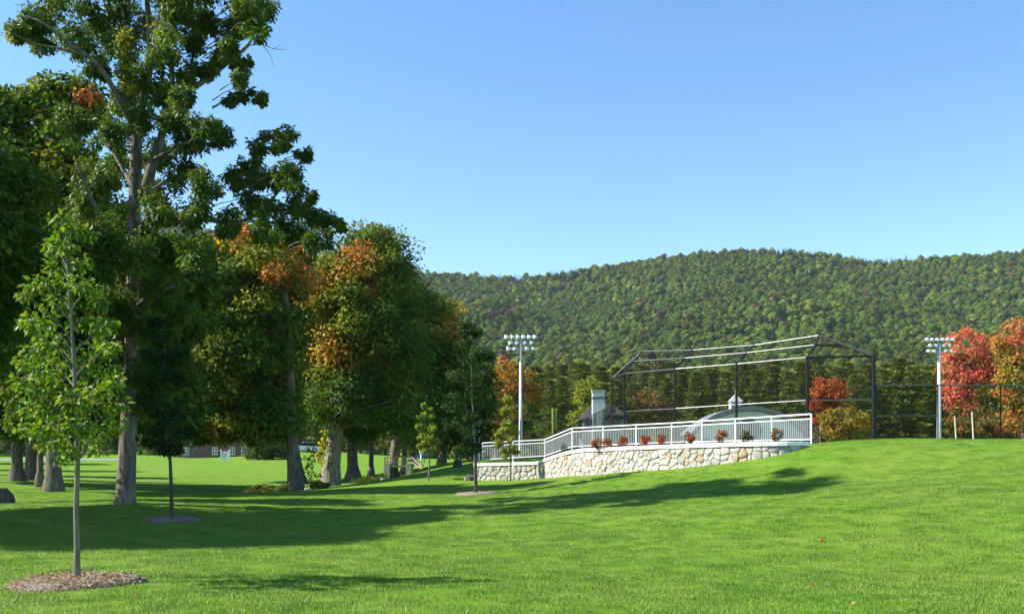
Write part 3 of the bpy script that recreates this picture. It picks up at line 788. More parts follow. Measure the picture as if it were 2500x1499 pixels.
def build_tree(name, label, base, r, ells, nclump, nper, Lf, base_pal=GREENS, patches=(), trunk_top=None, group=None, cat='tree',
               bark=None, crad=(.5, 1.0), nlimb=26, fol=None, flare=1.6, inner=.55, droop=.35, extra=None, cen_rad=None, flat=.62, aspect=.66, lean=None):
    """base: ground point; ells: list of (centre Vector, radii) of the crown; foliage sits in ragged clumps on and in them"""
    bark = bark or BARK; fol = fol or FOL
    base = Vector(base); th = thing(name, label, cat, base, group)
    if cen_rad is not None: cen, rad = cen_rad
    else:
        wts = np.array([max(e[1]) ** 2 for e in ells], float); wts /= wts.sum()
        ei = rng.choice(len(ells), nclump, p=wts); d = rand_unit(nclump); rr = rng.uniform(inner, 1.0, nclump) ** .6 * rng.uniform(.86, 1.14, nclump)
        cen = np.array([tuple(ells[i][0]) for i in ei]) + d * rr[:, None] * np.array([ells[i][1] for i in ei])
        rad = rng.uniform(crad[0], crad[1], nclump)
    zmax = cen[:, 2].max()
    tt = Vector(trunk_top) if trunk_top is not None else Vector((base.x + (cen[:, 0].mean() - base.x) * .5, base.y + (cen[:, 1].mean() - base.y) * .5, base.z + (zmax - base.z) * .8))
    mb, tp = trunk_mesh(base, tt, r, flare=flare); tr = mb.build('trunk', bark, th, smooth=True)
    mb = MB(); ch = rng.choice(len(cen), min(nlimb, len(cen)), replace=False)
    for i in ch:
        c = Vector(cen[i]); hd = (c.xy - tt.lerp(base, .4).xy).length
        z0 = min(max(c.z - hd * .55, base.z + (tt.z - base.z) * .28), tt.z)
        t_ = (z0 - base.z) / (tt.z - base.z); k = t_ * (len(tp) - 1); i0 = min(int(k), len(tp) - 2); a = tp[i0].lerp(tp[i0 + 1], k - i0)
        r0 = r * (.34 - .2 * t_) * random.uniform(.7, 1.1); limb(mb, a, c, max(r0, .03), max(r * .03, .012))
    if mb.v: mb.build('branches', bark, th, smooth=True)['kind'] = 'stuff'
    v, f, c = clump_leaves(cen, rad, nper, Lf, patch_palette(base_pal, patches), droop=droop, flat=flat, aspect=aspect)
    v = v - np.array(tuple(base))
    o = bpy.data.objects.new('crown', fast_mesh('crown', v, f, fol, c)); o['kind'] = 'stuff'; place(o, th, base)
    return th

def ell(px, py, rx, ry, Y, dY=0, dep=1.0):
    k = Y / F; return (at(px, py, Y + dY), (rx * k, rx * k * dep, ry * k))
def pt(px, py, r, Y, pal, prob=.85): return (tuple(at(px, py, Y)), r * Y / F, pal, prob)
def gbase(px, Y):
    x = (px - 1250) / F * Y; return Vector((x, Y, gz(x, Y)))

# --- the big old tree whose crown leaves the top of the picture
Y1 = 33.0
hc = [(120, 40, 62), (180, 105, 55), (40, 82, 38), (100, 105, 36), (75, 60, 36), (260, 60, 62), (330, 60, 70), (420, 50, 72), (475, 40, 50), (240, 165, 45), (290, 120, 50), (400, 130, 55), (485, 105, 38), (505, 55, 32),
      (460, 180, 45), (515, 165, 40), (330, 180, 45), (590, 45, 48), (625, 60, 38), (575, 85, 30), (600, 20, 45), (640, 15, 40), (590, 150, 30), (580, 195, 26), (600, 232, 26), (560, 240, 20), (637, 243, 14), (548, 122, 32), (540, 130, 30),
      (380, 230, 52), (440, 235, 40), (300, 240, 46), (330, 300, 52), (420, 295, 46), (500, 295, 42), (540, 335, 32), (470, 345, 52), (380, 380, 52), (450, 420, 50), (300, 400, 55), (350, 460, 52), (500, 445, 42),
      (400, 500, 55), (480, 520, 50), (575, 432, 34), (612, 400, 34), (650, 352, 38), (700, 340, 30), (742, 380, 26), (640, 425, 46), (695, 435, 46), (735, 485, 42), (620, 490, 46), (690, 520, 46), (760, 520, 36), (792, 530, 28), (560, 545, 42),
      (650, 560, 45), (720, 570, 40), (780, 580, 36), (820, 545, 26), (250, 560, 60), (330, 620, 60), (420, 620, 60), (230, 660, 50), (480, 610, 50), (260, 320, 55), (230, 430, 60), (200, 520, 60), (180, 300, 50),
      (300, -40, 80), (420, -60, 90), (350, -130, 100), (500, -50, 70), (250, -100, 80), (600, -30, 55), (180, -20, 60), (450, -160, 90), (330, -220, 90), (270, 600, 50), (250, 700, 50), (270, 820, 50), (240, 900, 45), (285, 935, 36), (350, 900, 50), (400, 940, 46), (430, 880, 45), (360, 990, 40), (340, 560, 50), (305, 680, 50), (330, 780, 46), (390, 700, 60), (300, 760, 55), (380, 820, 55), (440, 760, 50)]
cen, rad = [], []
for (x, y, r) in hc:
    k = Y1 / F; dY0 = random.uniform(-3.6, 2.2) if y < 400 or x > 450 or (x > 320 and y < 540) else (random.uniform(-3.4, 4.6) if y < 720 else random.uniform(-3.2, .2))
    n = max(5, int(r / 4.4))
    for _ in range(n):
        a, q = random.uniform(0, 6.28), math.sqrt(random.random()) * .72
        c = at(x + r * q * math.cos(a), y + r * q * math.sin(a), Y1 + dY0 + random.uniform(-.5, .5) * r * k * 2)
        cen.append(tuple(c)); rad.append(r * k * random.uniform(.30, .55))
cen, rad = np.array(cen), np.array(rad)
b1 = gbase(305, Y1); b1.z = at(305, 1228, Y1).z
th = thing('hickory_tree', 'tallest tree, grey furrowed trunk at left, crown leaving the picture top', 'tree', b1)
def pp(px, py, d=0): return at(px, py, Y1 + d)
mb = MB()
tpts = [pp(305, 1240), pp(305, 1226), pp(307, 1200), pp(310, 1130), pp(314, 1040), pp(320, 900), pp(322, 760), pp(326, 620), pp(330, 500)]
trr = [.42, .375, .32, .295, .27, .235, .21, .20, .19]
mb.tube(tpts, trr, 16, cap=False); mb.build('trunk', BARK, th, smooth=True)
mb = MB()
def lim(pts, r0, r1):
    P = [pp(*q) for q in pts]; P = catmull(P, 3); n = len(P)
    mb.tube(P, [r0 + (r1 - r0) * (i / (n - 1)) for i in range(n)], 8, cap=False)
lim([(330, 510), (331, 420), (334, 340), (345, 260), (362, 180), (368, 120), (362, 40), (355, -60), (350, -180)], .22, .05)
lim([(345, 500, .3), (362, 440, .4), (378, 385, .5), (395, 330, .6), (412, 270, .8), (420, 200, .8), (418, 110, 1), (430, 20, 1), (440, -100, 1)], .19, .04)
lim([(418, 270, .8), (460, 225, 1), (510, 190, 1.4), (560, 150, 2), (605, 112, 2.2), (622, 70, 2.3), (640, 0, 2.2)], .12, .03)
lim([(605, 112, 2.2), (640, 110, 2.4), (668, 120, 2.4), (700, 122, 2.4)], .022, .006)
lim([(640, 110, 2.4), (660, 135, 2.5), (668, 165, 2.5)], .014, .005)
lim([(668, 120, 2.4), (690, 108, 2.4)], .01, .004)
lim([(560, 150, 2), (580, 190, 2.2), (590, 235, 2.3)], .035, .01)
lim([(336, 330), (300, 260, -1), (240, 160, -2), (170, 110, -2.6), (110, 60, -3), (60, 40, -3)], .12, .02)
lim([(210, 135, -2.3), (150, 120, -2.6), (90, 108, -3), (25, 80, -3.2)], .05, .012)
lim([(328, 560), (380, 545, 1), (480, 532, 2), (580, 545, 2.5), (650, 500, 3), (700, 440, 3), (740, 385, 3)], .15, .025)
lim([(600, 538, 2.6), (690, 545, 2.8), (780, 540, 3)], .07, .02)
lim([(328, 600), (270, 560, -1.5), (220, 480, -2.5), (190, 400, -3)], .11, .03)
lim([(322, 760), (370, 720, -2), (430, 700, -3)], .10, .03)
lim([(318, 930), (295, 960, -.3), (280, 900, -.6), (260, 800, -1)], .09, .03)
lim([(335, 470), (290, 400, 2), (250, 320, 3)], .08, .02)
lim([(375, 390), (450, 350, -1.5), (530, 320, -2)], .07, .02)
lim([(350, 480), (430, 430, 2), (500, 440, 3)], .07, .02)
for i in rng.choice(len(cen), 220, replace=False):                       # fine twigs into the leaf tufts
    c = Vector(cen[i]); a = c + Vector((b1.x - c.x, b1.y - c.y, -1.2)).normalized() * random.uniform(.7, 1.4)
    limb(mb, a, c, .022, .007, .1, 3, 4)
mb.build('branches', BARK, th, smooth=True)['kind'] = 'stuff'
v, f, c = clump_leaves(cen, rad, 105, .165, patch_palette(GREENS + [(.07, .11, .014)], [pt(120, 220, 60, Y1, YGREEN, .5), pt(400, 90, 60, Y1, YGREEN, .35), pt(330, 190, 70, Y1, YGREEN, .35)]), droop=.7, flat=.8, aspect=.48)
o = bpy.data.objects.new('crown', fast_mesh('crown', v - np.array(tuple(b1)), f, FOLGLOSS, c)); o['kind'] = 'stuff'; place(o, th, b1)

# --- trees behind and beside it
GD = [(.055, .110, .013), (.070, .135, .015), (.092, .155, .017), (.118, .170, .020)]
def T(name, label, px, Y, r, ells, nc, npr, Lf, pal=GD, patches=(), py=None, top=None, **kw):
    kw.setdefault('crad', (.016 * Y * .8, .016 * Y * 1.45)); kw.setdefault('inner', .7)
    b = gbase(px, Y)
    if py is not None: b.z = min(b.z, at(px, py, Y).z + .05)
    E = [ell(a, b_, rx, ry, Y, (q[0] if q else 0)) for (a, b_, rx, ry, *q) in ells]
    PT = [pt(a, b_, rr_, Y + (q[0] if q else 0), pl, pr) for (a, b_, rr_, pl, pr, *q) in patches]
    return build_tree(name, label, b, r, E, nc, npr, Lf, pal, PT, trunk_top=(at(top[0], top[1], Y) if top else None), **kw)

T('maple_tree', 'broad maple with orange tufts, dark leaning trunk beside the creek', 722, 62, .44,
  [(630, 700, 120, 160), (560, 880, 130, 120), (630, 880, 100, 130), (510, 720, 100, 130), (690, 640, 55, 70), (540, 1035, 95, 38), (650, 1015, 85, 50), (470, 960, 50, 60), (610, 1030, 80, 34)], 350, 174, 0.28,
  patches=[(620, 640, 120, YGREEN, .55), (540, 870, 130, YGREEN, .35), (650, 860, 90, [(.11, .19, .018)], .5), (672, 600, 70, ORANGE, .8, -5), (650, 560, 40, ORANGE, .8, -5), (690, 650, 45, YGREEN, .8, -5), (560, 585, 45, ORANGE, .45, -4), (540, 1055, 32, ORANGE, .6), (470, 710, 22, RED, .6), (480, 930, 40, YGREEN, .8), (720, 850, 60, YGREEN, .5, -5), (560, 1050, 60, YGREEN, .6), (600, 620, 60, YGREEN, .5, -5)],  # some yellow-green patches are sunlit foliage put into the leaf colour
  top=(690, 700), flare=1.5, group='old trees in the park')
T('maple_tree', 'large round maple with orange patches and yellow vine on its pale trunk', 806, 72, .66,
  [(900, 720, 125, 150), (820, 800, 95, 130), (930, 860, 110, 140), (830, 950, 95, 70), (905, 615, 65, 65), (960, 980, 80, 70), (850, 690, 80, 70)], 360, 174, 0.27,
  patches=[(800, 800, 130, YGREEN, .45), (830, 650, 80, ORANGE, .65, -5), (742, 730, 40, ORANGE, .9, -4), (775, 850, 75, ORANGE, .6, -5), (880, 700, 40, ORANGE, .6, -6), (800, 760, 70, YGREEN, .6, -5), (900, 580, 70, YGREEN, .6, -3), (830, 930, 60, [(.06, .13, .02), (.08, .15, .03)], .8, -6)],
  top=(850, 720), flare=1.25, bark=BARKL, group='old trees in the park')
T('maple_tree', 'dark maple with yellow and orange top right of the round maple', 956, 80, .42,
  [(1000, 860, 85, 170), (1055, 800, 75, 80), (1010, 1000, 90, 80), (960, 760, 60, 100), (1085, 900, 60, 110)], 215, 156, 0.34,
  patches=[(1085, 765, 55, ORANGE + YGREEN, .85, -4), (1040, 780, 45, YGREEN, .8, -4), (1120, 800, 40, YGREEN, .8, -4), (1010, 690, 40, ORANGE, .3)], top=(1000, 800), group='old trees in the park')
T('shade_tree', 'dark green tree filling the gap left of the wall, above the notice board', 1078, 96, .36,
  [(1120, 960, 75, 130), (1155, 1000, 48, 85), (1075, 920, 70, 110), (1040, 1020, 60, 60)], 165, 150, 0.38, top=(1100, 900), group='old trees in the park')
T('shade_tree', 'twin stemmed dark tree just right of the vine covered trunk', 862, 88, .52,
  [(860, 880, 120, 130), (800, 780, 80, 100), (900, 1000, 100, 60), (840, 1030, 80, 40)], 150, 150, 0.36, patches=[(870, 1040, 50, [(.07, .16, .015)], .8)], top=(860, 850), group='old trees in the park')
T('slender_tree', 'slender dark trunk standing alone beneath the maples', 906, 90, .24, [(910, 950, 70, 90)], 45, 150, 0.36, top=(908, 900), group='old trees in the park')
T('slender_tree', 'thin grey trunk beside the little footbridge', 986, 82, .23, [(1000, 960, 70, 100), (990, 1040, 60, 40)], 60, 150, 0.36, top=(990, 900), group='old trees in the park')
T('shade_tree', 'deep green tree hidden behind the leaning maple', 735, 84, .4, [(560, 800, 130, 170), (640, 930, 120, 110), (470, 850, 90, 130), (720, 780, 100, 130), (430, 700, 80, 110)], 210, 156, 0.38, patches=[(500, 820, 50, YGREEN, .7, -5), (470, 990, 40, YGREEN, .8, -5)], top=(650, 760), group='old trees in the park')
T('shade_tree', 'dense dark tree directly behind the tallest trunk', 300, 50, .26, [(330, 860, 120, 150), (400, 720, 110, 130), (290, 680, 110, 130), (400, 960, 90, 80), (260, 980, 80, 60)], 200, 156, 0.36, top=(330, 760), group='old trees in the park')
T('shade_tree', 'tall yellow tipped tree filling the upper left edge', 131, 46, .34,
  [(75, 310, 105, 110), (165, 270, 80, 80), (110, 480, 160, 140), (220, 640, 150, 140), (60, 720, 150, 170), (160, 900, 150, 100), (30, 560, 120, 120)], 450, 168, 0.28,
  patches=[(60, 210, 55, YGREEN, .8, -3), (150, 200, 60, ORANGE + YGREEN + YGREEN, .8, -3), (40, 420, 90, YGREEN, .45, -5), (100, 330, 80, YGREEN, .4, -5)], top=(125, 400), group='old trees in the park')
T('shade_tree', 'stout dark trunk nearest the left picture edge', 42, 60, .36, [(30, 860, 140, 150), (-60, 780, 110, 110), (90, 1010, 90, 50)], 165, 156, 0.31, top=(30, 760), group='old trees in the park')
T('slender_tree', 'slim forked trunk between two stout dark trunks at left', 97, 55, .19, [(100, 930, 80, 90), (110, 1030, 60, 30)], 55, 150, 0.29, top=(98, 850), group='old trees in the park')
T('shade_tree', 'middle dark trunk of the left row, behind the slim one', 76, 66, .4, [(80, 900, 90, 100), (100, 780, 100, 110)], 80, 150, 0.34, top=(80, 800), group='old trees in the park')
T('shade_tree', 'leafy tree reaching in at the left picture edge above the shaded lawn', -330, 28.2, .34,
  [(-240, 520, 300, 260), (-310, 800, 300, 180), (-370, 280, 240, 160)], 420, 260, .18, pal=GREENS, top=(-320, 350), crad=(.6, 1.1), group='old trees in the park')
T('shade_tree', 'low spreading tree just beyond the left edge, its shade on the near lawn', -560, 23.5, .3,
  [(-560, 520, 400, 280), (-420, 560, 320, 220)], 340, 220, .19, pal=GREENS, top=(-550, 480), crad=(.6, 1.1), group='old trees in the park')
T('shade_tree', 'tall high crowned tree added unseen beyond the left edge to shade the lawn by the tallest trunk', -480, 37.2, .3,  # out of view; added, crown shaped so its shadow fills the lit gap
  [(-480, 420, 190, 230), (-440, 300, 170, 170)], 210, 200, .22, pal=GREENS, top=(-480, 350), crad=(.6, 1.1), group='old trees in the park')
for k, (px_, Y_, lb) in enumerate([(-130, 51, 'nearest'), (-110, 58, 'second'), (-120, 66, 'third'), (-100, 75, 'fourth'), (-110, 86, 'fifth'), (-100, 99, 'sixth'), (-110, 114, 'farthest')]):
    k_ = F / Y_
    T('shade_tree', lb + ' of seven park trees at the left edge casting striped shade', px_, Y_, .34, [(px_, 1137 - 6.5 * k_, 1.9 * k_, 3 * k_), (px_ + .4 * k_, 1137 - 11 * k_, 1.6 * k_, 3.4 * k_)], 75, 110, .40, top=(px_, 1137 - 10 * k_), crad=(.7, 1.2), group='park trees along the left edge')

# yellow vine on the pale maple trunk is part of that tree
mp_ = [o for o in bpy.data.objects if o.get('label', '').startswith('large round maple')][0]
n = 260; t_ = rng.uniform(0, 1, n); px_ = 783 + 16 * t_ + rng.normal(size=n) * 6; py_ = 1125 - 85 * t_ + rng.normal(size=n) * 5
P = np.array([tuple(at(a, b, 72 - .72 + rng.uniform(-.12, .2))) for a, b in zip(px_, py_)])
v, f, c = leaf_arrays(P, rand_unit(n) + np.array([0, -.3, -.8]), rand_unit(n) * .5 + np.array([-.6, -1, .3]), rng.uniform(.14, .26, n), rng.uniform(.12, .22, n), pick_cols([(.40, .42, .03), (.32, .40, .03), (.46, .42, .03), (.42, .30, .03)], n))
o = bpy.data.objects.new('climbing_vine', fast_mesh('climbing_vine', v - np.array(tuple(WL[mp_.name])), f, FOL, c)); o['label'] = 'yellow climbing vine on the left side of the trunk'; place(o, mp_, WL[mp_.name])
mb = MB()
for q in ((800, 1020, 22), (818, 1010, 8), (845, 995, -20)):
    a = at(806 + q[2] * -.1, 1065, 71.6); b = at(q[0], q[1], 71); mb.tube([a, a.lerp(b, .5), b], [.2, .15, .09], 8, cap=False)
mb.build('forked_limbs', BARKL, mp_, smooth=True)

# --- saplings with mulch rings
def mulch(b, rx, label, nchip=900):
    th = thing('mulch_bed', label, 'mulch', b, 'mulch rings around young trees'); mb = MB(); n = 28; rings = [(1.0, -.05), (.96, .035), (.8, .085), (.5, .105), (.2, .10)]
    for f_, z in rings:
        for k in range(n):
            a = 2 * math.pi * k / n; w_ = 1 + .06 * math.sin(3 * a + 1) + .04 * math.sin(7 * a)
            x, y = b.x + rx * f_ * w_ * math.cos(a), b.y + rx * f_ * w_ * math.sin(a); mb.v.append((x, y, gzb(x, y) + z + random.uniform(-.008, .008)))
    for i in range(len(rings) - 1):
        for k in range(n): mb.f.append((i * n + k, i * n + (k + 1) % n, (i + 1) * n + (k + 1) % n, (i + 1) * n + k))
    mb.f.append(tuple((len(rings) - 1) * n + k for k in range(n)))
    mb.build('mound', MULCH, th, smooth=True)
    q = np.sqrt(rng.uniform(0, 1, nchip)) * rx * 1.02; a = rng.uniform(0, 6.28, nchip)
    x, y = b.x + q * np.cos(a), b.y + q * np.sin(a); z = np.array([gzb(p_, r_) for p_, r_ in zip(x, y)]) + np.interp(q / rx, [0, .5, .8, .96, 1.03], [.105, .108, .088, .042, .012])
    T_ = rand_unit(nchip); T_[:, 2] *= .35; N_ = rand_unit(nchip) * .5 + np.array([0, 0, 1])
    pal_ = [(.40, .32, .24), (.31, .235, .17), (.20, .14, .10), (.48, .40, .31), (.14, .10, .07)]
    v, f, c = leaf_arrays(np.stack([x, y, z], -1), T_, N_, rng.uniform(.04, .10, nchip), rng.uniform(.012, .03, nchip), pick_cols(pal_, nchip))
    o = bpy.data.objects.new('bark_chips', fast_mesh('bark_chips', v - np.array(tuple(b)), f, FOL, c)); o['kind'] = 'stuff'; place(o, th, b)

OAK = [(.095, .195, .013), (.13, .235, .016), (.07, .16, .012), (.16, .26, .02), (.20, .25, .028)]
bs = Vector(at(188, 1419, 14.1)); bs.z = gzb(bs.x, bs.y)
mulch(bs, .90, 'wood chip mulch ring around the nearest young oak', 2600)
th = thing('young_oak', 'nearest young oak with slim pale trunk standing in the mulch ring', 'tree', bs, 'young trees on the lawn')
def sp(px, py, d=0): return at(px, py, 14.1 + d)
mb = MB(); stem = catmull([Vector((bs.x, bs.y, bs.z - .05)), sp(188, 1330), sp(186, 1240), sp(189, 1150), sp(188, 1080), sp(186, 1000), sp(182, 920), sp(178, 840), sp(172, 760), sp(168, 690), sp(160, 620), sp(152, 540)], 3)
nS = len(stem); mb.tube(stem, [(.052 if i < 2 else .042) * (1 - .82 * (i / (nS - 1)) ** 1.1) + .003 for i in range(nS)], 12); mb.build('trunk', BARKY, th, smooth=True)
oc = [(150, 545, 30), (185, 560, 22), (160, 590, 30), (130, 600, 22), (215, 570, 18), (150, 650, 32), (200, 640, 22), (120, 690, 30), (90, 700, 26), (60, 720, 18), (190, 690, 26), (220, 700, 24), (240, 740, 20), (150, 740, 34), (100, 780, 34), (70, 790, 24),
      (200, 780, 30), (240, 800, 28), (265, 790, 20), (130, 830, 34), (90, 850, 30), (230, 850, 32), (270, 840, 24), (160, 880, 34), (110, 900, 32), (70, 880, 26), (210, 900, 32), (260, 900, 28), (150, 940, 32), (90, 950, 30), (50, 930, 20),
      (230, 950, 32), (280, 930, 22), (180, 980, 30), (120, 1000, 32), (70, 1000, 26), (240, 1000, 32), (290, 985, 20), (150, 1040, 30), (200, 1040, 28), (100, 1050, 26), (60, 1040, 22), (250, 1050, 28), (290, 1030, 18), (140, 1080, 26), (215, 1080, 24), (170, 1100, 18), (110, 1085, 16), (235, 1095, 16), (150, 1120, 12)]
mb = MB(); P, T_, L_ = [], [], []
for (x, y, r) in oc:
    d = random.uniform(-.75, .75) * (.35 + .65 * min(1, (y - 520) / 350)); c = sp(x, y, d)
    ay = min(y + abs(x - 185) * .75 + 25, 1130); j = min(range(nS), key=lambda q: abs(stem[q].z - at(188, ay, 14.1).z))
    limb(mb, stem[j], c, .013, .004, .05, 4, 5)
    nl = int(r * r * .075) + 16
    for _ in range(nl):
        o_ = Vector(rand_unit(1)[0]) * (random.random() ** .5) * r * 14.1 / F * 1.15; o_.z *= .75
        P.append(tuple(c + o_)); q = o_.normalized() * .9 + Vector(rand_unit(1)[0]) * .6; q.z -= .45; T_.append(tuple(q)); L_.append(random.uniform(.065, .115))
mb.build('branches', BARKY, th, smooth=True)['kind'] = 'stuff'
P, T_, L_ = np.array(P), np.array(T_), np.array(L_); n = len(P)
# lobed oak leaf outline (about 14 vertices), folded along the midrib
lob = [(0, 0), (.12, .10), (.22, .09), (.33, .24), (.42, .15), (.55, .33), (.66, .19), (.78, .25), (.86, .12), (1.0, .0)]
lv = [(x, y, .12 * abs(y)) for x, y in lob] + [(x, -y, .12 * abs(y)) for x, y in lob[1:-1]]
midr = [(x, 0, 0) for x, y in lob]
def oak_leaf_mesh(colr):
    V_, F_ = [], []
    for s_ in (1, -1):
        o_ = len(V_); V_ += [(x, 0, -.25 * (x - .4) ** 2) for x, y in lob] + [(x, s_ * y, .3 * y - .25 * (x - .4) ** 2) for x, y in lob]; k = len(lob)
        for i in range(k - 1):
            a, b, c_, d_ = o_ + i, o_ + i + 1, o_ + k + i + 1, o_ + k + i
            F_ += ([(a, b, c_), (a, c_, d_)] if s_ == 1 else [(a, c_, b), (a, d_, c_)])
    return fast_mesh('leaf', np.array(V_), np.array(F_), FOLGLOSS, np.tile(colr, (len(V_), 1)))
lmesh = [oak_leaf_mesh(c) for c in OAK[:4] + [(.12, .21, .016), (.09, .18, .013), (.24, .26, .03)]]
S_ = rng.choice(n, 300, replace=False); rest = np.setdiff1d(np.arange(n), S_)
for i in S_:
    o = bpy.data.objects.new('leaf', random.choice(lmesh)); place(o, th, P[i])
    X = Vector(T_[i]).normalized(); Zv = (Vector(rand_unit(1)[0]) * .8 + Vector((0, 0, .8))); Yv = Zv.cross(X).normalized(); Zv = X.cross(Yv)
    o.rotation_euler = Matrix((X, Yv, Zv)).transposed().to_euler(); s_ = L_[i] * 1.25; o.scale = (s_, s_, s_)
n2_ = len(rest)
v, f, c = leaf_arrays(P[rest], T_[rest], rand_unit(n2_) * .8 + np.array([0, 0, .8]), L_[rest] * 1.1, L_[rest] * .6, pick_cols(OAK, n2_) * rng.uniform(.75, 1.2, (n2_, 1)))
o = bpy.data.objects.new('foliage', fast_mesh('foliage', v - np.array(tuple(bs)), f, FOLGLOSS, c)); o['kind'] = 'stuff'; place(o, th, bs)

def sapling(px, py, Y, r, clist, nper, Lf, pal, label, mulch_r=0, mlabel='', bark=BARKY, name='young_tree', top=None):
    b = at(px, py, Y); b.z = gzb(b.x, b.y)
    if mulch_r: mulch(b, mulch_r, mlabel, 500)
    th = thing(name, label, 'tree', b, 'young trees on the lawn')
    topy = min(c_[1] for c_ in clist); tp_ = at(top or px, topy + 10, Y); mb = MB(); st = [b - Vector((0, 0, .05)), b.lerp(tp_, .3) + Vector((.02, 0, 0)), b.lerp(tp_, .65) - Vector((.02, 0, 0)), tp_]
    st = catmull(st, 4); nS = len(st); mb.tube(st, [r * (1 - .85 * i / (nS - 1)) + .004 for i in range(nS)], 10); mb.build('trunk', bark, th, smooth=True)
    cen, rad = [], []; mb = MB()
    for (x, y, rr_) in clist:
        for _ in range(4):
            a = random.uniform(0, 6.28); q = math.sqrt(random.random()) * .7
            c_ = at(x + rr_ * q * math.cos(a), y + rr_ * q * math.sin(a), Y + random.uniform(-1, 1) * rr_ * 1.3 * Y / F); cen.append(tuple(c_)); rad.append(rr_ * Y / F * random.uniform(.4, .6))
        j = min(range(nS), key=lambda k: abs(st[k].z - (at(px, y + abs(x - px) * 1.2 + 10, Y).z))); limb(mb, st[max(j, nS // 3)], at(x, y, Y), r * .3, .005, .05, 3, 5)
    mb.build('branches', bark, th, smooth=True)['kind'] = 'stuff'
    v, f, c = clump_leaves(np.array(cen), np.array(rad), nper, Lf, lambda q: pick_cols(pal, len(q)), droop=.4)
    o = bpy.data.objects.new('crown', fast_mesh('crown', v - np.array(tuple(b)), f, FOL, c)); o['kind'] = 'stuff'; place(o, th, b)
DKS = [(.022, .050, .012), (.028, .060, .014), (.034, .066, .016)]  # the shade over these two saplings is put into their leaf colour
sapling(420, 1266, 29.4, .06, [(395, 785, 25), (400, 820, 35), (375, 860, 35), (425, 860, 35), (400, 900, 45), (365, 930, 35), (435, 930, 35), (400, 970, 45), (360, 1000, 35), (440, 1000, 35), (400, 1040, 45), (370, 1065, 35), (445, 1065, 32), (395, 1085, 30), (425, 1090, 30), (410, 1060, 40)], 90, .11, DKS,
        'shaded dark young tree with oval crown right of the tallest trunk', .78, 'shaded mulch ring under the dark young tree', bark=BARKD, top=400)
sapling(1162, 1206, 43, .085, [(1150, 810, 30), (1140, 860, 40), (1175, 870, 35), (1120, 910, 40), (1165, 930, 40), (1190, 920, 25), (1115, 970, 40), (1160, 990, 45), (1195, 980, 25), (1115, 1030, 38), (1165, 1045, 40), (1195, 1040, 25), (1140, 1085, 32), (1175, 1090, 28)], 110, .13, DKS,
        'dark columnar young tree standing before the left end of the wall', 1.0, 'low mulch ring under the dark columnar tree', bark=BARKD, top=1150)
SAPG = [(.17, .26, .028), (.21, .29, .035), (.13, .22, .025), (.24, .29, .04)]
sapling(1047, 1171, 57.5, .055, [(1035, 990, 8), (1048, 1000, 9), (1032, 1015, 12), (1050, 1020, 12), (1030, 1040, 14), (1052, 1045, 16), (1028, 1065, 14), (1050, 1070, 18), (1040, 1090, 16), (1062, 1085, 14), (1030, 1090, 10)], 75, .13, SAPG,
        'small bright green sapling on the bank beside the dark columnar tree')
sapling(1246, 1174, 53.6, .055, [(1238, 975, 9), (1246, 990, 10), (1232, 1005, 12), (1248, 1012, 12), (1226, 1030, 14), (1250, 1035, 14), (1230, 1055, 16), (1252, 1060, 14), (1222, 1080, 16), (1248, 1085, 16), (1235, 1105, 14), (1258, 1100, 10), (1216, 1062, 8)], 80, .13, [(.24, .29, .04), (.28, .30, .05), (.19, .25, .03), (.30, .27, .06)],
        'yellow green sapling planted against the left part of the stone wall')

# --- red shrubs along the top of the wall
REDB = [(.30, .055, .022), (.24, .075, .025), (.34, .10, .03), (.16, .10, .03)]
for k, (px, py, r, pal, lb) in enumerate([(1455, 1081, 12, REDB, 'leftmost small red shrub at the foot of the railing'), (1479, 1083, 13, REDB, 'second small red shrub from the left, touching the leftmost'),
        (1520, 1077, 12, REDB, 'third small rust red shrub from the left on the wall'), (1574, 1075, 12, REDB, 'fourth small red shrub from the left on the wall'), (1619, 1071, 13, REDB, 'fifth small red shrub, middle of the row on the wall'),
        (1683, 1068, 13, REDB, 'fourth small red shrub from the right on the wall'), (1762, 1066, 14, REDB, 'third red shrub from the right, left of the green one'),
        (1823, 1066, 14, [(.06, .075, .015), (.08, .07, .015), (.05, .06, .014)], 'olive green shrub among the red ones on the wall'), (1897, 1061, 14, [(.20, .09, .02), (.10, .10, .02), (.28, .09, .02)], 'rightmost small shrub of mixed orange and green')]):
    Y = np.interp(px, [1455, 1620, 1900], [46.6, 43.4, 39.6]); c = at(px, py, Y); b = Vector((c.x, c.y, 2.42))
    th = thing('small_shrub', lb, 'shrub', b, 'shrubs along the railing'); mb = MB()
    for _ in range(7): limb(mb, b + Vector((random.uniform(-.03, .03), random.uniform(-.03, .03), 0)), c + Vector((random.uniform(-.2, .2), random.uniform(-.15, .15), random.uniform(-.05, .15))), .012, .004, .02, 3, 5)
    mb.build('stems', BARKD, th)['kind'] = 'stuff'
    rr = r * Y / F; cen = np.array(tuple(c)) + rand_unit(16) * rr * .75; rad = np.full(16, rr * .5)
    v, f, cc = clump_leaves(cen, rad, 26, .075, lambda q: pick_cols(pal, len(q)), droop=.0, flat=.9)
    o = bpy.data.objects.new('crown', fast_mesh('crown', v - np.array(tuple(b)), f, FOL, cc)); o['kind'] = 'stuff'; place(o, th, b)

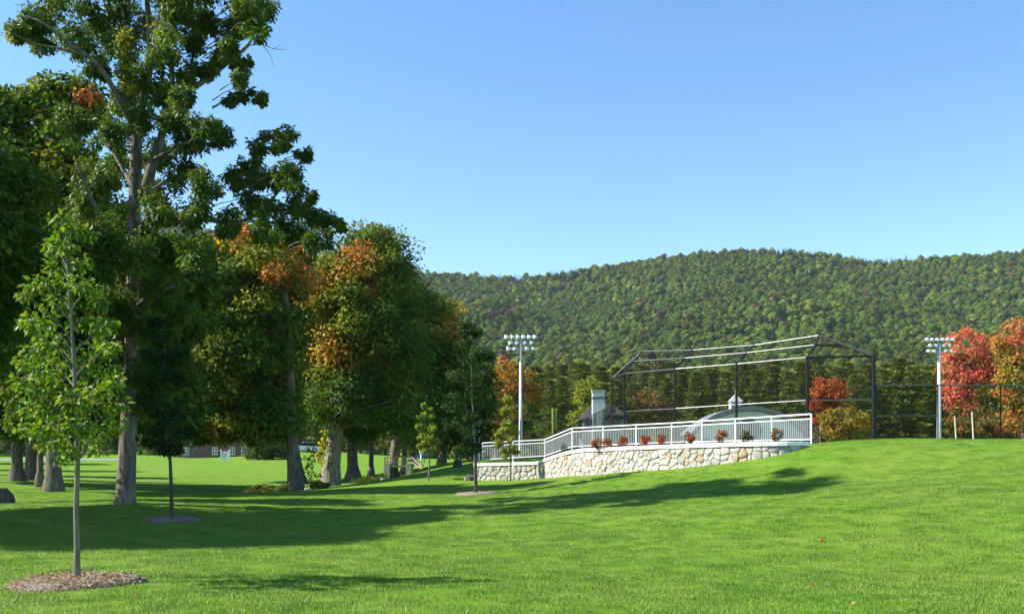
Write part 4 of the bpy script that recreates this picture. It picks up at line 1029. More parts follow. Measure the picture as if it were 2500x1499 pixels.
# --- trees behind the ball field
def bgtree(px, Y, ells, label, pal, nc, npr=44, Lf=.36, r=.25, patches=(), name='autumn_tree', cat='tree', group='autumn trees behind the field', **kw):
    return T(name, label, px, Y, r, ells, nc, npr, Lf, pal=pal, patches=patches, group=group, cat=cat, **kw)
OB = [(.26, .12, .02), (.30, .15, .025), (.20, .13, .025), (.14, .13, .02)]
bgtree(1262, 124, [(1245, 930, 50, 55), (1225, 990, 45, 50), (1275, 980, 45, 60), (1240, 1050, 50, 35)], 'orange maple behind the left light pole', OB + [(.36, .15, .02)] * 2, 150, patches=[(1285, 1010, 45, GD, .7)], crad=(.6, 1.1))
bgtree(2030, 100, [(2022, 955, 38, 30), (2012, 985, 34, 30), (2015, 1020, 30, 30)], 'round rust red tree seen through the right backstop panel', [(.34, .075, .022), (.28, .06, .022), (.38, .12, .03)], 90, crad=(.4, .8), Lf=.28)
bgtree(2065, 92, [(2060, 1025, 55, 28), (2095, 1045, 35, 28), (2030, 1055, 35, 22)], 'spreading yellow bush under the rust red tree', [(.26, .20, .025), (.32, .22, .03), (.20, .19, .025), (.30, .15, .02)], 90, Lf=.26, r=.12, crad=(.3, .7), cat='bush', name='yellow_bush', top=(2060, 1030))
bgtree(2370, 112, [(2360, 850, 50, 45), (2335, 910, 38, 55), (2385, 900, 40, 50), (2345, 980, 30, 40)], 'bright red maple right of the right light pole', RED + RED + [(.20, .17, .04)], 150, crad=(.6, 1.1), Lf=.34)
bgtree(2430, 122, [(2425, 860, 42, 40), (2410, 930, 50, 60), (2420, 1010, 50, 50)], 'olive green tree between the red maple and the orange one', [(.10, .12, .03), (.13, .13, .035), (.16, .12, .03)], 150, crad=(.7, 1.2))
bgtree(2500, 104, [(2500, 830, 60, 50), (2480, 930, 45, 70), (2520, 1000, 60, 60), (2450, 1040, 40, 30)], 'tall orange and green tree at the right picture edge', [(.44, .17, .04), (.46, .24, .045), (.22, .20, .03), (.16, .18, .025)], 240, patches=[(2495, 810, 60, [(.48, .13, .06), (.44, .17, .06)], .9)], crad=(.6, 1.1), Lf=.32)
bgtree(2380, 100, [(2340, 1030, 32, 32), (2390, 1050, 50, 25), (2440, 1060, 40, 18)], 'low orange brown thicket at the foot of the red maple', [(.22, .11, .025), (.14, .12, .022), (.26, .09, .03), (.10, .12, .02)], 100, Lf=.28, r=.1, crad=(.3, .7), cat='bush', name='thicket', top=(2380, 1040))
bgtree(1585, 150, [(1580, 985, 38, 30), (1610, 1010, 30, 30)], 'rust brown tree behind the left backstop panel', [(.17, .10, .03), (.20, .10, .03), (.12, .10, .025)], 80, crad=(.6, 1.1))
bgtree(1437, 140, [(1437, 960, 26, 40), (1425, 1000, 30, 35)], 'yellow green tree left of the grey chimney', YGREEN, 70, crad=(.6, 1.1))
bgtree(1402, 108, [(1402, 1035, 22, 22), (1420, 1050, 20, 15)], 'low yellow green bush behind the sideline fence', YGREEN, 40, Lf=.25, r=.08, crad=(.3, .6), cat='bush', name='green_bush', top=(1402, 1040))
bgtree(1210, 132, [(1205, 1010, 22, 40), (1215, 1050, 30, 30)], 'brownish red tree at the left foot of the orange maple', [(.17, .075, .03), (.20, .09, .03), (.12, .08, .025)], 60, crad=(.5, 1.0))
bgtree(2180, 150, [(2175, 1045, 22, 20)], 'faded pink brown shrub under the pines', [(.20, .12, .07), (.22, .11, .06)], 30, Lf=.3, r=.08, crad=(.5, .9), cat='bush', name='brown_shrub', top=(2175, 1050))

# --- white pines in rows: five shapes, shared
def pine_mesh(h, wd, seed, sparse=0):
    rs = np.random.default_rng(seed); P, T_, N_, L, C = [], [], [], [], []
    mb = MB(); mb.tube([(0, 0, -.3), (0.1, 0, h * .5), (0, 0.1, h * .97)], [h * .016, h * .011, h * .003], 8, cap=False)
    z = h * .16
    while z < h * .97:
        t_ = z / h; Lb = wd * ((1 - t_) ** .75) * (1.0 if t_ > .25 else .75) * rs.uniform(.75, 1.15) + .3
        nb = rs.integers(4, 7); a0 = rs.uniform(0, 6.28)
        for k in range(nb):
            a = a0 + k * 6.283 / nb + rs.uniform(-.3, .3); lb = Lb * rs.uniform(.6, 1.2); rise = .10 + .35 * t_
            d = np.array([math.cos(a), math.sin(a), rise]); tip = d * lb
            mb.tube([(0, 0, z), Vector((0, 0, z)) + Vector(tip) * .95], [.05 + .02 * (1 - t_), .015], 4, cap=False)
            nt_ = max(4, int(lb * 3.4))
            for j in range(nt_):
                q = (.2 + .8 * (j + 1) / nt_); c = np.array([0, 0, z]) + d * lb * q
                m_ = 11; off = rs.normal(size=(m_, 3)) * np.array([.36, .36, .10]) * (.6 + .12 * lb)
                P.append(c + off); T_.append(unit(off) + d * .8 + np.array([0, 0, .35])); N_.append(rs.normal(size=(m_, 3)) * .5 + np.array([0, 0, 1])); L.append(rs.uniform(.55, 1.05, m_))
                cb = np.array([(.150, .195, .034), (.205, .230, .038), (.100, .145, .034)][rs.integers(0, 3)]) * rs.uniform(.8, 1.25)
                if rs.uniform() < .10: cb = np.array([.16, .13, .035])
                C.append(np.tile(cb, (m_, 1)))
        z += h * .034 * rs.uniform(.7, 1.3) + .25
    P, T_, N_, L, C = map(np.concatenate, (P, T_, N_, L, C))
    v, f, c = leaf_arrays(P, T_, N_, L, L * .34, C)
    return fast_mesh('pine_crown', v, f, NEEDLE, c), mb.mesh('pine_trunk', BARKD)
PM = [pine_mesh(19 + i, 4.2 + .3 * (i % 3), 40 + i) for i in range(6)]
def pine(px, top, Y, label, group='white pines behind the field', wob=0):
    x = (px - 1250) / F * Y; g0 = min(gz(x, Y), 2.3) if Y < 160 else 2.2
    zt = EYE + (HOR - top) / F * Y; i = random.randrange(6); s_ = (zt - g0) / (19 + i)
    th = thing('pine_tree', label, 'pine tree', (x, Y, g0), group); rz = random.uniform(0, 6.28)
    for nm, me_ in (('crown', PM[i][0]), ('trunk', PM[i][1])):
        o = bpy.data.objects.new(nm, me_); place(o, th, (x, Y, g0)); o.rotation_euler.z = rz; o.scale = (s_ * random.uniform(.95, 1.2),) * 2 + (s_,)
        if nm == 'crown': o['kind'] = 'stuff'
fr = [(1300, 905, 160), (1342, 925, 150), (1372, 915, 175), (1408, 940, 150), (1470, 930, 165), (1505, 925, 150), (1545, 935, 170), (1625, 920, 160), (1662, 900, 175), (1700, 908, 155), (1735, 890, 170), (1772, 905, 150), (1812, 885, 168), (1848, 900, 152), (1885, 888, 172), (1925, 905, 150), (1960, 880, 165),
      (1995, 890, 178), (2050, 885, 160), (2090, 905, 150), (2120, 880, 172), (2160, 900, 150), (2195, 868, 158), (2232, 890, 150), (2268, 905, 165), (2310, 900, 150), (2560, 880, 150), (2640, 870, 160)]
ORD = 'first second third fourth fifth sixth seventh eighth ninth tenth eleventh twelfth thirteenth fourteenth'.split()
fr.sort()
for k, (px, tp_, Y) in enumerate(fr):
    lb = '%s tall white pine from the left, in the near row behind the field' % ORD[k] if k < 14 else '%s tall white pine from the right, in the near row behind the field' % ORD[27 - k]
    pine(px, tp_, Y, lb, 'near row of white pines')
for k in range(44):
    px = 1170 + k * 33 + random.uniform(-10, 10); pine(px, random.uniform(868, 905), random.uniform(190, 260), 'white pine in the dim rear row below the wooded hill', 'rear row of white pines')
for k in range(30):
    px = -150 + k * 45 + random.uniform(-14, 14); pine(px, random.uniform(880, 990), random.uniform(185, 240), 'dark conifer behind the houses beyond the left lawn', 'conifers beyond the left lawn')
# blue spruces and small conifers near buildings
def spruce(px, py_top, Y, wd, label, cb, name='spruce_tree', base=None):
    x = (px - 1250) / F * Y; g0 = base if base is not None else gz(x, Y); h = EYE + (HOR - py_top) / F * Y - g0
    P, T_, N_, L = [], [], [], []; z = .04 * h
    while z < h:
        r = wd * (1 - z / h) + .03; m_ = int(26 + r * 60); a = rng.uniform(0, 6.28, m_); q = r * rng.uniform(.35, 1.0, m_)
        d = np.stack([np.cos(a), np.sin(a), np.full(m_, -.15)], -1)
        P.append(np.stack([q * np.cos(a), q * np.sin(a), z + rng.normal(size=m_) * .05 * h * .4 - q * .12], -1)); T_.append(d + rand_unit(m_) * .4); N_.append(rand_unit(m_) * .4 + np.array([0, 0, 1])); L.append(rng.uniform(.10, .22, m_) * (h * .22 + .4)); z += h * .06
    P, T_, N_, L = map(np.concatenate, (P, T_, N_, L)); n = len(P)
    th = thing(name, label, 'conifer', (x, Y, g0), 'small conifers'); MB().tube([(x, Y, g0 - .1), (x, Y, g0 + h * .9)], [.03 * h, .005], 7).build('trunk', BARKD, th)
    v, f, c = leaf_arrays(P, T_, N_, L, L * .4, np.array(cb) * rng.uniform(.6, 1.35, (n, 1)))
    o = bpy.data.objects.new('crown', fast_mesh('crown', v, f, NEEDLE, c)); o['kind'] = 'stuff'; place(o, th, (x, Y, g0))
spruce(1990, 1035, 43, .55, 'little dark spruce at the right end of the railing', (.030, .034, .045), base=2.5)
spruce(1490, 965, 99, 2.2, 'dark conifer standing before the grey chimney', (.022, .045, .022), base=2.3)
spruce(466, 1075, 140, 1.5, 'blue spruce beside the brick house', (.07, .11, .12))
spruce(478, 1100, 136, 1.6, 'low dark spruce before the brick house', (.03, .06, .05))
spruce(1560, 1020, 118, 2.0, 'grey green shrubby conifer behind the backstop', (.06, .09, .06), base=2.3)

# ------------------------------------------------------------------ buildings
def arched_pavilion():
    Y = 120; k = Y / F; c = at(1830, 1057, Y); z0 = 2.3
    th = thing('arched_pavilion', 'pale grey arched pavilion with round teal opening and cupola behind the field', 'building', (c.x, Y, z0))
    hw, hr = 130 * k, 54 * k; Rr = (hw ** 2 + hr ** 2) / (2 * hr); cz = c.z + hr - Rr; a0 = math.asin(hw / Rr)
    arc = [(c.x + Rr * math.sin(a), cz + Rr * math.cos(a)) for a in np.linspace(-a0, a0, 28)]
    prof = [(c.x - hw, z0 - .3)] + arc + [(c.x + hw, z0 - .3)]
    MB().extrude([(x, Y, z) for x, z in prof], (0, 7, 0)).build('front_wall', STUCCO, th)
    # curved roof with an overhanging edge
    mb = MB(); ai = np.linspace(-a0 - .06, a0 + .06, 30)
    for y_ in (Y - .5, Y + 7.4):
        for rr in (Rr + .06, Rr + .55): mb.v += [(c.x + rr * math.sin(a), y_, cz + rr * math.cos(a)) for a in ai]
    n = 30
    for i in range(n - 1):
        mb.f += [(i, i + 1, n + i + 1, n + i), (2 * n + i, 3 * n + i, 3 * n + i + 1, 2 * n + i + 1), (n + i, n + i + 1, 3 * n + i + 1, 3 * n + i), (i, 2 * n + i, 2 * n + i + 1, i + 1)]
    mb.f += [(0, n, 3 * n, 2 * n), (n - 1, 3 * n - 1, 4 * n - 1, 2 * n - 1)]
    rf = mb.build('roof', ROOFG, th)
    for (px, py, r) in ((1828, 1053, 31), (1724, 1083, 15), (1938, 1083, 15)):
        q = at(px, py, Y - .02); rr = r * k; circ = [(q.x + rr * math.cos(a), Y - .06, q.z + rr * math.sin(a)) for a in np.linspace(0, 2 * math.pi, 28)[:-1]]
        w_ = MB().extrude(circ, (0, .05, 0)).build('round_opening' if r > 20 else 'arched_opening', DARKIN, th)
        mb = MB(); ring = [(q.x + rr * 1.05 * math.cos(a), Y - .08, q.z + rr * 1.05 * math.sin(a)) for a in np.linspace(0, 2 * math.pi, 29)]; mb.tube(ring, .05, 6, cap=False); mb.build('trim', WHITE, w_)
        if r > 20:
            for dx in np.linspace(-.75, .75, 5): hh = rr * math.sqrt(1 - dx * dx); MB().box((q.x + dx * rr, Y - .09, q.z), (.07, .05, hh * 1.96)).build('mullion', DKGREEN, w_)
    # cupola
    q = at(1795, 981, Y + 3.6); hwc = .78; zb = cz + Rr * math.cos(math.asin((q.x - c.x) / Rr)) + .2
    cu = MB().box((q.x, q.y, (zb + q.z) / 2), (hwc * 1.7, hwc * 1.7, q.z - zb)).build('cupola', WHITE, th)
    for sx in (-.38, .38): MB().box((q.x + sx, q.y - hwc * .86, (zb + q.z) / 2 + .05), (.55, .06, (q.z - zb) * .62)).build('louvre', plain('blue_grey_louvre', (.16, .20, .26), .6), cu)
    ap = at(1795, 961, Y + 3.6); e = hwc * 1.08
    MB().add([(q.x - e, q.y - e, q.z), (q.x + e, q.y - e, q.z), (q.x + e, q.y + e, q.z), (q.x - e, q.y + e, q.z), (q.x, q.y, ap.z)], [(3, 2, 1, 0), (0, 1, 4), (1, 2, 4), (2, 3, 4), (3, 0, 4)]).build('cupola_roof', plain('pale_metal_roof', (.36, .36, .37), .5), cu)
    MB().tube([ap, ap + Vector((0, 0, .55))], .04, 6).build('finial', GALV, cu)
arched_pavilion()
def chimney_house():
    Y = 106; th0 = at(1462, 1075, Y); z0 = 2.3
    th = thing('grey_house', 'pale grey house with broad chimney left of the backstop', 'building', (th0.x, Y, z0))
    a, b = at(1424, 1022, Y), at(1530, 1022, Y)
    MB().box(((a.x + b.x) / 2, Y + 3.5, (z0 + a.z) / 2 - .1), (b.x - a.x, 7, a.z - z0 + .2)).build('wall', plain('pale_blue_siding', (.26, .29, .32), .8, bump=.1), th)
    rp = at(1477, 985, Y + 3.5); x0, x1 = a.x - .4, b.x + .4
    MB().add([(x0, Y - .4, a.z - .1), (x1, Y - .4, a.z - .1), (x1, Y + 7.4, a.z - .1), (x0, Y + 7.4, a.z - .1), (x0 + 1.6, Y + 3.5, rp.z), (x1 - 1.6, Y + 3.5, rp.z)], [(0, 1, 5, 4), (1, 2, 5), (2, 3, 4, 5), (3, 0, 4), (3, 2, 1, 0)]).build('roof', ROOFD, th)
    c0, c1 = at(1447, 952, Y - .7), at(1477, 952, Y - .7)
    ch = MB().box(((c0.x + c1.x) / 2, Y - .1, (z0 + c0.z) / 2), (c1.x - c0.x, 1.1, c0.z - z0)).build('chimney', STUCCO, th)
    MB().box(((c0.x + c1.x) / 2, Y - .1, c0.z - .12), (c1.x - c0.x + .12, 1.22, .26)).build('chimney_cap', CONC, ch)
    MB().box(((c0.x + c1.x) / 2, Y - .1, c0.z - .85), (c1.x - c0.x + .06, 1.16, .25)).build('chimney_band', plain('dark_band', (.12, .12, .13), .8), ch)
chimney_house()
def brick_house():
    Y = 150; k = Y / F; b = at(570, 1120, Y); z0 = gz(b.x, Y); x0, x1 = at(425, 0, Y).x, at(690, 0, Y).x; ez = at(0, 1079, Y).z
    th = thing('brick_house', 'low brown brick house with white windows beyond the left lawn', 'house', ((x0 + x1) / 2, Y, z0))
    MB().box(((x0 + x1) / 2, Y + 4, (z0 + ez) / 2 - .3), (x1 - x0, 8, ez - z0 + .6)).build('wall', BRICK, th)
    MB().add([(x0 - .5, Y - .6, ez - .05), (x1 + .5, Y - .6, ez - .05), (x1 + .5, Y + 8.6, ez - .05), (x0 - .5, Y + 8.6, ez - .05), (x0 - .5, Y + 4, ez + 2.3), (x1 + .5, Y + 4, ez + 2.3)], [(0, 1, 5, 4), (1, 2, 5), (2, 3, 4, 5), (3, 0, 4), (3, 2, 1, 0)]).build('roof', ROOFD, th)
    MB().box(((x0 + x1) / 2, Y - .62, ez + .02), (x1 - x0 + 1, .06, .18)).build('gutter', ROOFD, th)
    for (px, wpx) in ((455, 12), (525, 12), (568, 10), (598, 15), (650, 14)):
        c = at(px, 1101, Y); wd, hh = wpx * k, 17 * k
        w_ = MB().box((c.x, Y - .03, c.z), (wd, .05, hh)).build('window', GLASS, th)
        for dx in (-.5, 0, .5): MB().box((c.x + dx * wd, Y - .07, c.z), (.09, .06, hh + .1)).build('frame', WHITE, w_)
        for dz in (-.5, 0.05, .5): MB().box((c.x, Y - .08, c.z + dz * hh), (wd + .12, .06, .09)).build('frame', WHITE, w_)
        MB().box((c.x, Y - .09, c.z - hh * .5 - .1), (wd + .3, .14, .08)).build('sill', CONC, w_)
    q = MB().box((x0 + 5, Y + 4, ez + 2.4), (.9, .9, 1.8)).build('chimney', BRICK, th)
brick_house()

# white sign on the far lawn
Y = 123; b = at(549.5, 1127, Y); b.z = gz(b.x, Y); k = Y / F
th = thing('white_sign', 'white arched sign board between two posts before the brick house', 'sign', b)
zt, zb = at(0, 1099.5, Y).z, at(0, 1122, Y).z
for s_ in (-1, 1):
    x = b.x + s_ * 10 * k; po = MB().box((x, Y, (zt + b.z) / 2 - .1), (.14, .14, zt - b.z + .2)).build('post', WHITE, th)
    MB().lathe((x, Y, zt), [(.09, 0), (.09, .03), (.02, .12)], 8).build('post_cap', WHITE, po)
hw = 9 * k; zl, zh = at(0, 1120, Y).z, at(0, 1107, Y).z
pr = [(b.x - hw, Y - .02, zl), (b.x + hw, Y - .02, zl)] + [(b.x + hw * math.cos(a), Y - .02, zh + 6 * k * math.sin(a)) for a in np.linspace(0, math.pi, 14)]
bd = MB().extrude(pr, (0, .05, 0)).build('board', WHITE, th)
for (dz, ww) in ((.30, .5), (.16, .7), (-.02, .34), (-.16, .55)): MB().box((b.x, Y - .028, (zl + zh) / 2 + dz + .12), (ww, .01, .06)).build('lettering', LETTER, bd)
MB().box((b.x, Y - .02, zl - .12), (hw * 2, .05, .05)).build('cross_bar', WHITE, th)

# road strip far left
mb = MB(); xs = np.linspace(-90, at(290, 0, 125).x, 26)
for x in xs:
    for y_ in (124, 129.5): mb.v.append((x, y_, gz(x, y_) + .03))
mb.f = [(2 * i, 2 * i + 2, 2 * i + 3, 2 * i + 1) for i in range(25)]
tag(mb.build('road', ASPH), kind='structure')
# round bush right of the house, and hedge
T('round_bush', 'big rounded green bush between the brick house and the leaning maple', 645, 128, .12, [(630, 1075, 32, 22), (665, 1085, 38, 28), (640, 1105, 38, 16), (690, 1100, 30, 18)], 130, 44, .28, pal=[(.05, .085, .014), (.07, .11, .018), (.09, .12, .02)], cat='bush', crad=(.4, .8), top=(650, 1085), group='bushes')
# parked cars
def car(px, py, Y, rz, mat, label, L=4.4):
    b = at(px, py, Y); b.z = gz(b.x, Y) if Y < 155 else b.z
    th = thing('parked_car', label, 'car', b, 'cars parked far away'); M = Matrix.Rotation(rz, 3, 'Z')
    def tf(p): return M @ Vector(p) + b
    h = L / 2
    body = [(-h, .35), (-h, .78), (-h * .62, .92), (h * .45, .95), (h * .95, .78), (h, .40), (h * .9, .3), (-h * .95, .28)]
    MB().extrude([tf((x, -.85, z)) for x, z in body], M @ Vector((0, 1.7, 0))).build('body', mat, th)
    cab = [(-h * .82, .9), (-h * .62, 1.42), (h * .12, 1.45), (h * .48, .92)]
    MB().extrude([tf((x, -.74, z)) for x, z in cab], M @ Vector((0, 1.48, 0))).build('cabin', GLASS, th)
    MB().extrude([tf((x, -.72, z)) for x, z in [(-h * .62, 1.40), (-h * .60, 1.47), (h * .10, 1.49), (h * .13, 1.42)]], M @ Vector((0, 1.44, 0))).build('roof_panel', mat, th)
    for x in (-h * .62, h * .62):
        for y in (-.8, .8):
            Mw = M @ Matrix.Rotation(R(90), 3, 'X'); wh = MB().lathe(tf((x, y, .32)), [(.2, -.1), (.32, -.09), (.32, .09), (.2, .1)], 14, Mw).build('wheel', RUBBER, th)
            MB().lathe(tf((x, y, .32)), [(.19, -.11), (.19, .11)], 10, Mw).build('rim', GALV, wh)
    for y in (-.6, .6): MB().box(tf((h * .96, y, .68)), (.1, .3, .14), rz).build('headlight', LENS, th)
car(744, 1100, 146, R(200), CARW, 'white car parked between the leaning maple and the vine covered trunk')
car(726, 1101, 150, R(188), CARD, 'dark car parked behind the leaning maple trunk')
car(2204, 1073, 150, R(20), CARW, 'white car under the pines left of the right light pole')

# ------------------------------------------------------------------ small things left of the wall
def lamp_post(px, pt_, pb, Y, label):
    b = at(px, pb, Y); b.z = gz(b.x, Y); zt = at(0, pt_, Y).z; th = thing('lamp_post', label, 'lamp post', b, 'short park lamp posts')
    MB().tube([(b.x, Y, b.z - .1), (b.x, Y, b.z + .3), (b.x, Y, zt)], [.12, .085, .08], 12).build('post', GALV, th, smooth=True)
    hd = MB().lathe((b.x, Y, zt), [(.1, 0), (.16, .05), (.20, .2), (.14, .3), (.03, .36)], 14).build('lamp_head', WHITE, th, smooth=True)
    MB().lathe((b.x, Y, zt + .18), [(.24, 0), (.24, .03)], 14).build('lamp_brim', DKGREEN, hd)
lamp_post(1028, 1108, 1127, 105, 'short pale lamp post beside the blue slide')
lamp_post(1122, 1088, 1127, 98, 'pale lamp post at the left edge of the notice board')
lamp_post(1169, 1040, 1120, 72, 'tall pale lamp post half hidden by the dark columnar tree')
# dark notice board with picnic table below
Y = 97; b = at(1145, 1124, Y); b.z = gz(b.x, Y); k = Y / F
th = thing('notice_board', 'dark green notice board on posts left of the stone wall', 'notice board', b)
for s_ in (-1, 1): MB().box((b.x + s_ * 20 * k, Y, (b.z + at(0, 1090, Y).z) / 2), (.12, .12, at(0, 1090, Y).z - b.z + .2)).build('post', DKGREEN, th)
c = at(1145, 1103, Y); bd = MB().box((c.x, Y - .05, c.z), (40 * k, .10, 20 * k)).build('panel', DKGREEN, th)
MB().box((c.x, Y - .05, c.z + 11 * k), (43 * k, .5, .08)).build('little_roof', DKGREEN, th)
for i, dx in enumerate((2, 6, 9, 12)): MB().box((c.x + dx * k, Y - .115, c.z + (.15 if i % 2 else .02)), (.09, .02, .34)).build('pale_mark', LETTER, bd)
Y = 101; b = at(1150, 1124, Y); b.z = gz(b.x, Y)
th = thing('picnic_table', 'orange brown wooden picnic table under the notice board', 'table', b)
MB().box((b.x, Y, b.z + .74), (1.7, .75, .05)).build('table_top', ORANGEW, th)
for s_ in (-1, 1):
    MB().box((b.x, Y + s_ * .65, b.z + .44), (1.7, .26, .05)).build('bench_seat', ORANGEW, th)
    MB().bar((b.x + s_ * .6, Y - .65, b.z - .02), (b.x + s_ * .6, Y + .25, b.z + .72), .09, .05).build('leg', ORANGEW, th); MB().bar((b.x + s_ * .6 + .06, Y + .65, b.z - .02), (b.x + s_ * .6 + .06, Y - .25, b.z + .72), .09, .05).build('leg', ORANGEW, th)
    MB().box((b.x + s_ * .66, Y, b.z + .40), (.05, 1.45, .09)).build('cross_bar', ORANGEW, th)
# dark covered bin
Y = 73; b = at(1117, 1147, Y); b.z = gz(b.x, Y); k = Y / F
th = thing('utility_box', 'black tapered utility box on the grass left of the wall', 'utility box', b)
w0, w1, h_ = 13.5 * k, 8 * k, 19 * k
MB().add([(b.x + sx * w0, Y + sy * .4, b.z - .08) for sx, sy in ((-1, -1), (1, -1), (1, 1), (-1, 1))] + [(b.x + sx * w1, Y + sy * .3, b.z + h_) for sx, sy in ((-1, -1), (1, -1), (1, 1), (-1, 1))], [(3, 2, 1, 0), (4, 5, 6, 7), (0, 1, 5, 4), (1, 2, 6, 5), (2, 3, 7, 6), (3, 0, 4, 7)]).build('housing', BLACKP, th)
MB().box((b.x, Y, b.z + h_ + .03), (w1 * 2.15, .66, .06)).build('lid', BLACKP, th)
# blue slide
Y = 108; b = at(1014, 1127, Y); b.z = gz(b.x, Y); k = Y / F
th = thing('blue_slide', 'blue plastic playground slide beyond the footbridge', 'slide', b)
hi = Vector((b.x + 9 * k, Y, b.z + 16 * k)); lo = Vector((b.x - 10 * k, Y - .4, b.z + .18)); ch = [lo - Vector((.35, 0, 0)), lo, lo.lerp(hi, .5) - Vector((0, 0, .08)), hi, hi + Vector((.5, 0, 0))]
mb = MB()
for i in range(4): mb.bar(ch[i], ch[i + 1], .5, .04)
mb.build('chute', BLUEP, th); mb = MB()
for s_ in (-.27, .27):
    for i in range(4): mb.bar(ch[i] + Vector((0, s_, .1)), ch[i + 1] + Vector((0, s_, .1)), .05, .2)
mb.build('side_rails', BLUEP, th)
for s_ in (-.25, .25): MB().tube([hi + Vector((.5, s_, .5)), (hi.x + .6, hi.y + s_, b.z - .1)], .03, 6).build('ladder_leg', BLUEP, th)
for q in np.linspace(.2, .8, 4): MB().tube([(hi.x + .58, hi.y - .25, b.z + q * (hi.z - b.z)), (hi.x + .58, hi.y + .25, b.z + q * (hi.z - b.z))], .02, 6).build('rung', GALV, th)
# footbridge with pale abutments and timber rails
Y = 79; b = at(985, 1160, Y); b.z = gz(b.x, Y); k = Y / F
th = thing('footbridge', 'small footbridge with pale abutment and timber handrails between the trunks', 'footbridge', b)
for px in (946, 999): c = at(px, 1148, Y + .3); MB().box((c.x, Y + .6, (c.z + .35 + b.z) / 2), (14 * k, 1.6, c.z + .35 - b.z + .4)).build('abutment', CONC, th)
a, c = at(940, 1139, Y), at(1006, 1137, Y); MB().box(((a.x + c.x) / 2, Y + .7, (a.z + c.z) / 2), (c.x - a.x, 1.7, .16)).build('deck', WOOD, th)
for y_ in (Y - .1, Y + 1.5):
    for zt in (.38, .72): MB().bar((a.x, y_, a.z + zt), (c.x, y_, c.z + zt), .06, .07).build('handrail', WOOD, th)
    for t_ in (0, .33, .66, 1): q = a.lerp(c, t_); MB().box((q.x, y_ + .01, q.z + .38), (.08, .08, .78)).build('rail_post', WOOD, th)
    e = at(1030, 1156, Y - 1.5); e.z = gz(e.x, e.y) + .25
    for zt in (.0, .4): MB().bar((c.x, y_, c.z + zt + .3), (e.x, y_ - 1.5, e.z + zt * .6), .06, .07).build('ramp_rail', WOOD, th)

# rocks
def rock(px, py, Y, r, mat, label, group, sq=(1, 1, .7)):
    b = at(px, py, Y); b.z = gz(b.x, Y); import bmesh
    bm = bmesh.new(); bmesh.ops.create_icosphere(bm, subdivisions=2, radius=r); off = random.uniform(0, 99)
    for v in bm.verts: n_r = mnoise.noise(v.co * (1.6 / r) + Vector((off, 0, 0))); v.co = Vector((v.co.x * sq[0], v.co.y * sq[1], v.co.z * sq[2])) * (1 + .38 * n_r)
    me = bpy.data.meshes.new('rock'); bm.to_mesh(me); bm.free(); me.materials.append(mat); o = bpy.data.objects.new('rock', me); place(o, None, b + Vector((0, 0, r * .22))); tag(o, label, 'rock', group)
rock(1148, 1165, 56.5, .26, ROCK, 'dark rock at the left foot of the stone wall', 'rocks', (1, 1, 1.1))
rock(1140, 1167, 56.8, .16, RUBBLE, 'small pale rock beside the dark one at the wall foot', 'rocks')
rock(700, 1198, 59, .20, RUBBLE, 'pale upright stone left of the leaning maple roots', 'rocks', (.6, .6, 1.2))
rock(766, 1198, 60, .30, RUBBLE, 'pale flat stone right of the leaning maple roots', 'rocks', (1.4, 1, .5))
rock(752, 1202, 59, .22, RUBBLE, 'pale stone against the leaning maple roots', 'rocks')
rock(-22, 1232, 38, .62, BARKD, 'dark low mound cut by the left picture edge', 'rocks', (1.5, 1, .75))
rock(935, 1166, 78, .22, RUBBLE, 'pale boulder under the footbridge left rail', 'rocks')
# weeds in the ditch
def weeds(px0, px1, py, Y, n, hgt, label, pal, name='weed_patch'):
    a, b = at(px0, py, Y), at(px1, py, Y); c = (a + b) / 2; c.z = gz(c.x, Y)
    x = rng.uniform(a.x, b.x, n); y = Y + rng.normal(size=n) * .5; z = gz_np(x, y) + rng.uniform(0, 1, n) ** 1.5 * hgt * (.4 + .6 * np.abs(np.sin(x * 2.1 + 1)))
    v, f, cc = leaf_arrays(np.stack([x, y, z], -1), rand_unit(n) + np.array([0, -.2, .6]), rand_unit(n) + np.array([0, -.3, .6]), rng.uniform(.10, .24, n), rng.uniform(.05, .12, n), pick_cols(pal, n) * rng.uniform(.7, 1.3, (n, 1)))
    o = bpy.data.objects.new(name, fast_mesh(name, v - np.array(tuple(c)), f, FOL, cc)); place(o, None, c); tag(o, label, 'weeds', None, 'stuff')
weeds(605, 700, 1200, 58, 2600, .42, 'low weeds and dry grass on the creek bank left of the leaning maple', [(.06, .10, .015), (.13, .14, .03), (.10, .13, .02), (.20, .17, .06)])
weeds(760, 800, 1197, 60, 900, .35, 'weeds between the two maple trunks', [(.07, .11, .015), (.13, .15, .03)])
weeds(860, 945, 1163, 79, 1500, .5, 'leafy growth along the creek below the trunks', [(.06, .11, .012), (.09, .14, .02)])
b = gbase(765, 61); th = thing('weed_seedling', 'thin leafy seedling between the leaning maple and vine covered trunk', 'plant', b); mb = MB()
stp = [b, at(762, 1160, 61), at(768, 1120, 61), at(764, 1095, 61)]; mb.tube(catmull(stp, 3), .015, 5).build('stem', BARKD, th)
cen = np.array([tuple(at(765 + random.uniform(-14, 14), y_, 61 + random.uniform(-.3, .3))) for y_ in range(1092, 1192, 7)])
v, f, c = clump_leaves(cen, np.full(len(cen), .22), 12, .2, lambda q: pick_cols([(.05, .09, .012), (.06, .11, .014)], len(q)))
o = bpy.data.objects.new('leaves', fast_mesh('leaves', v - np.array(tuple(b)), f, FOL, c)); o['kind'] = 'stuff'; place(o, th, b)

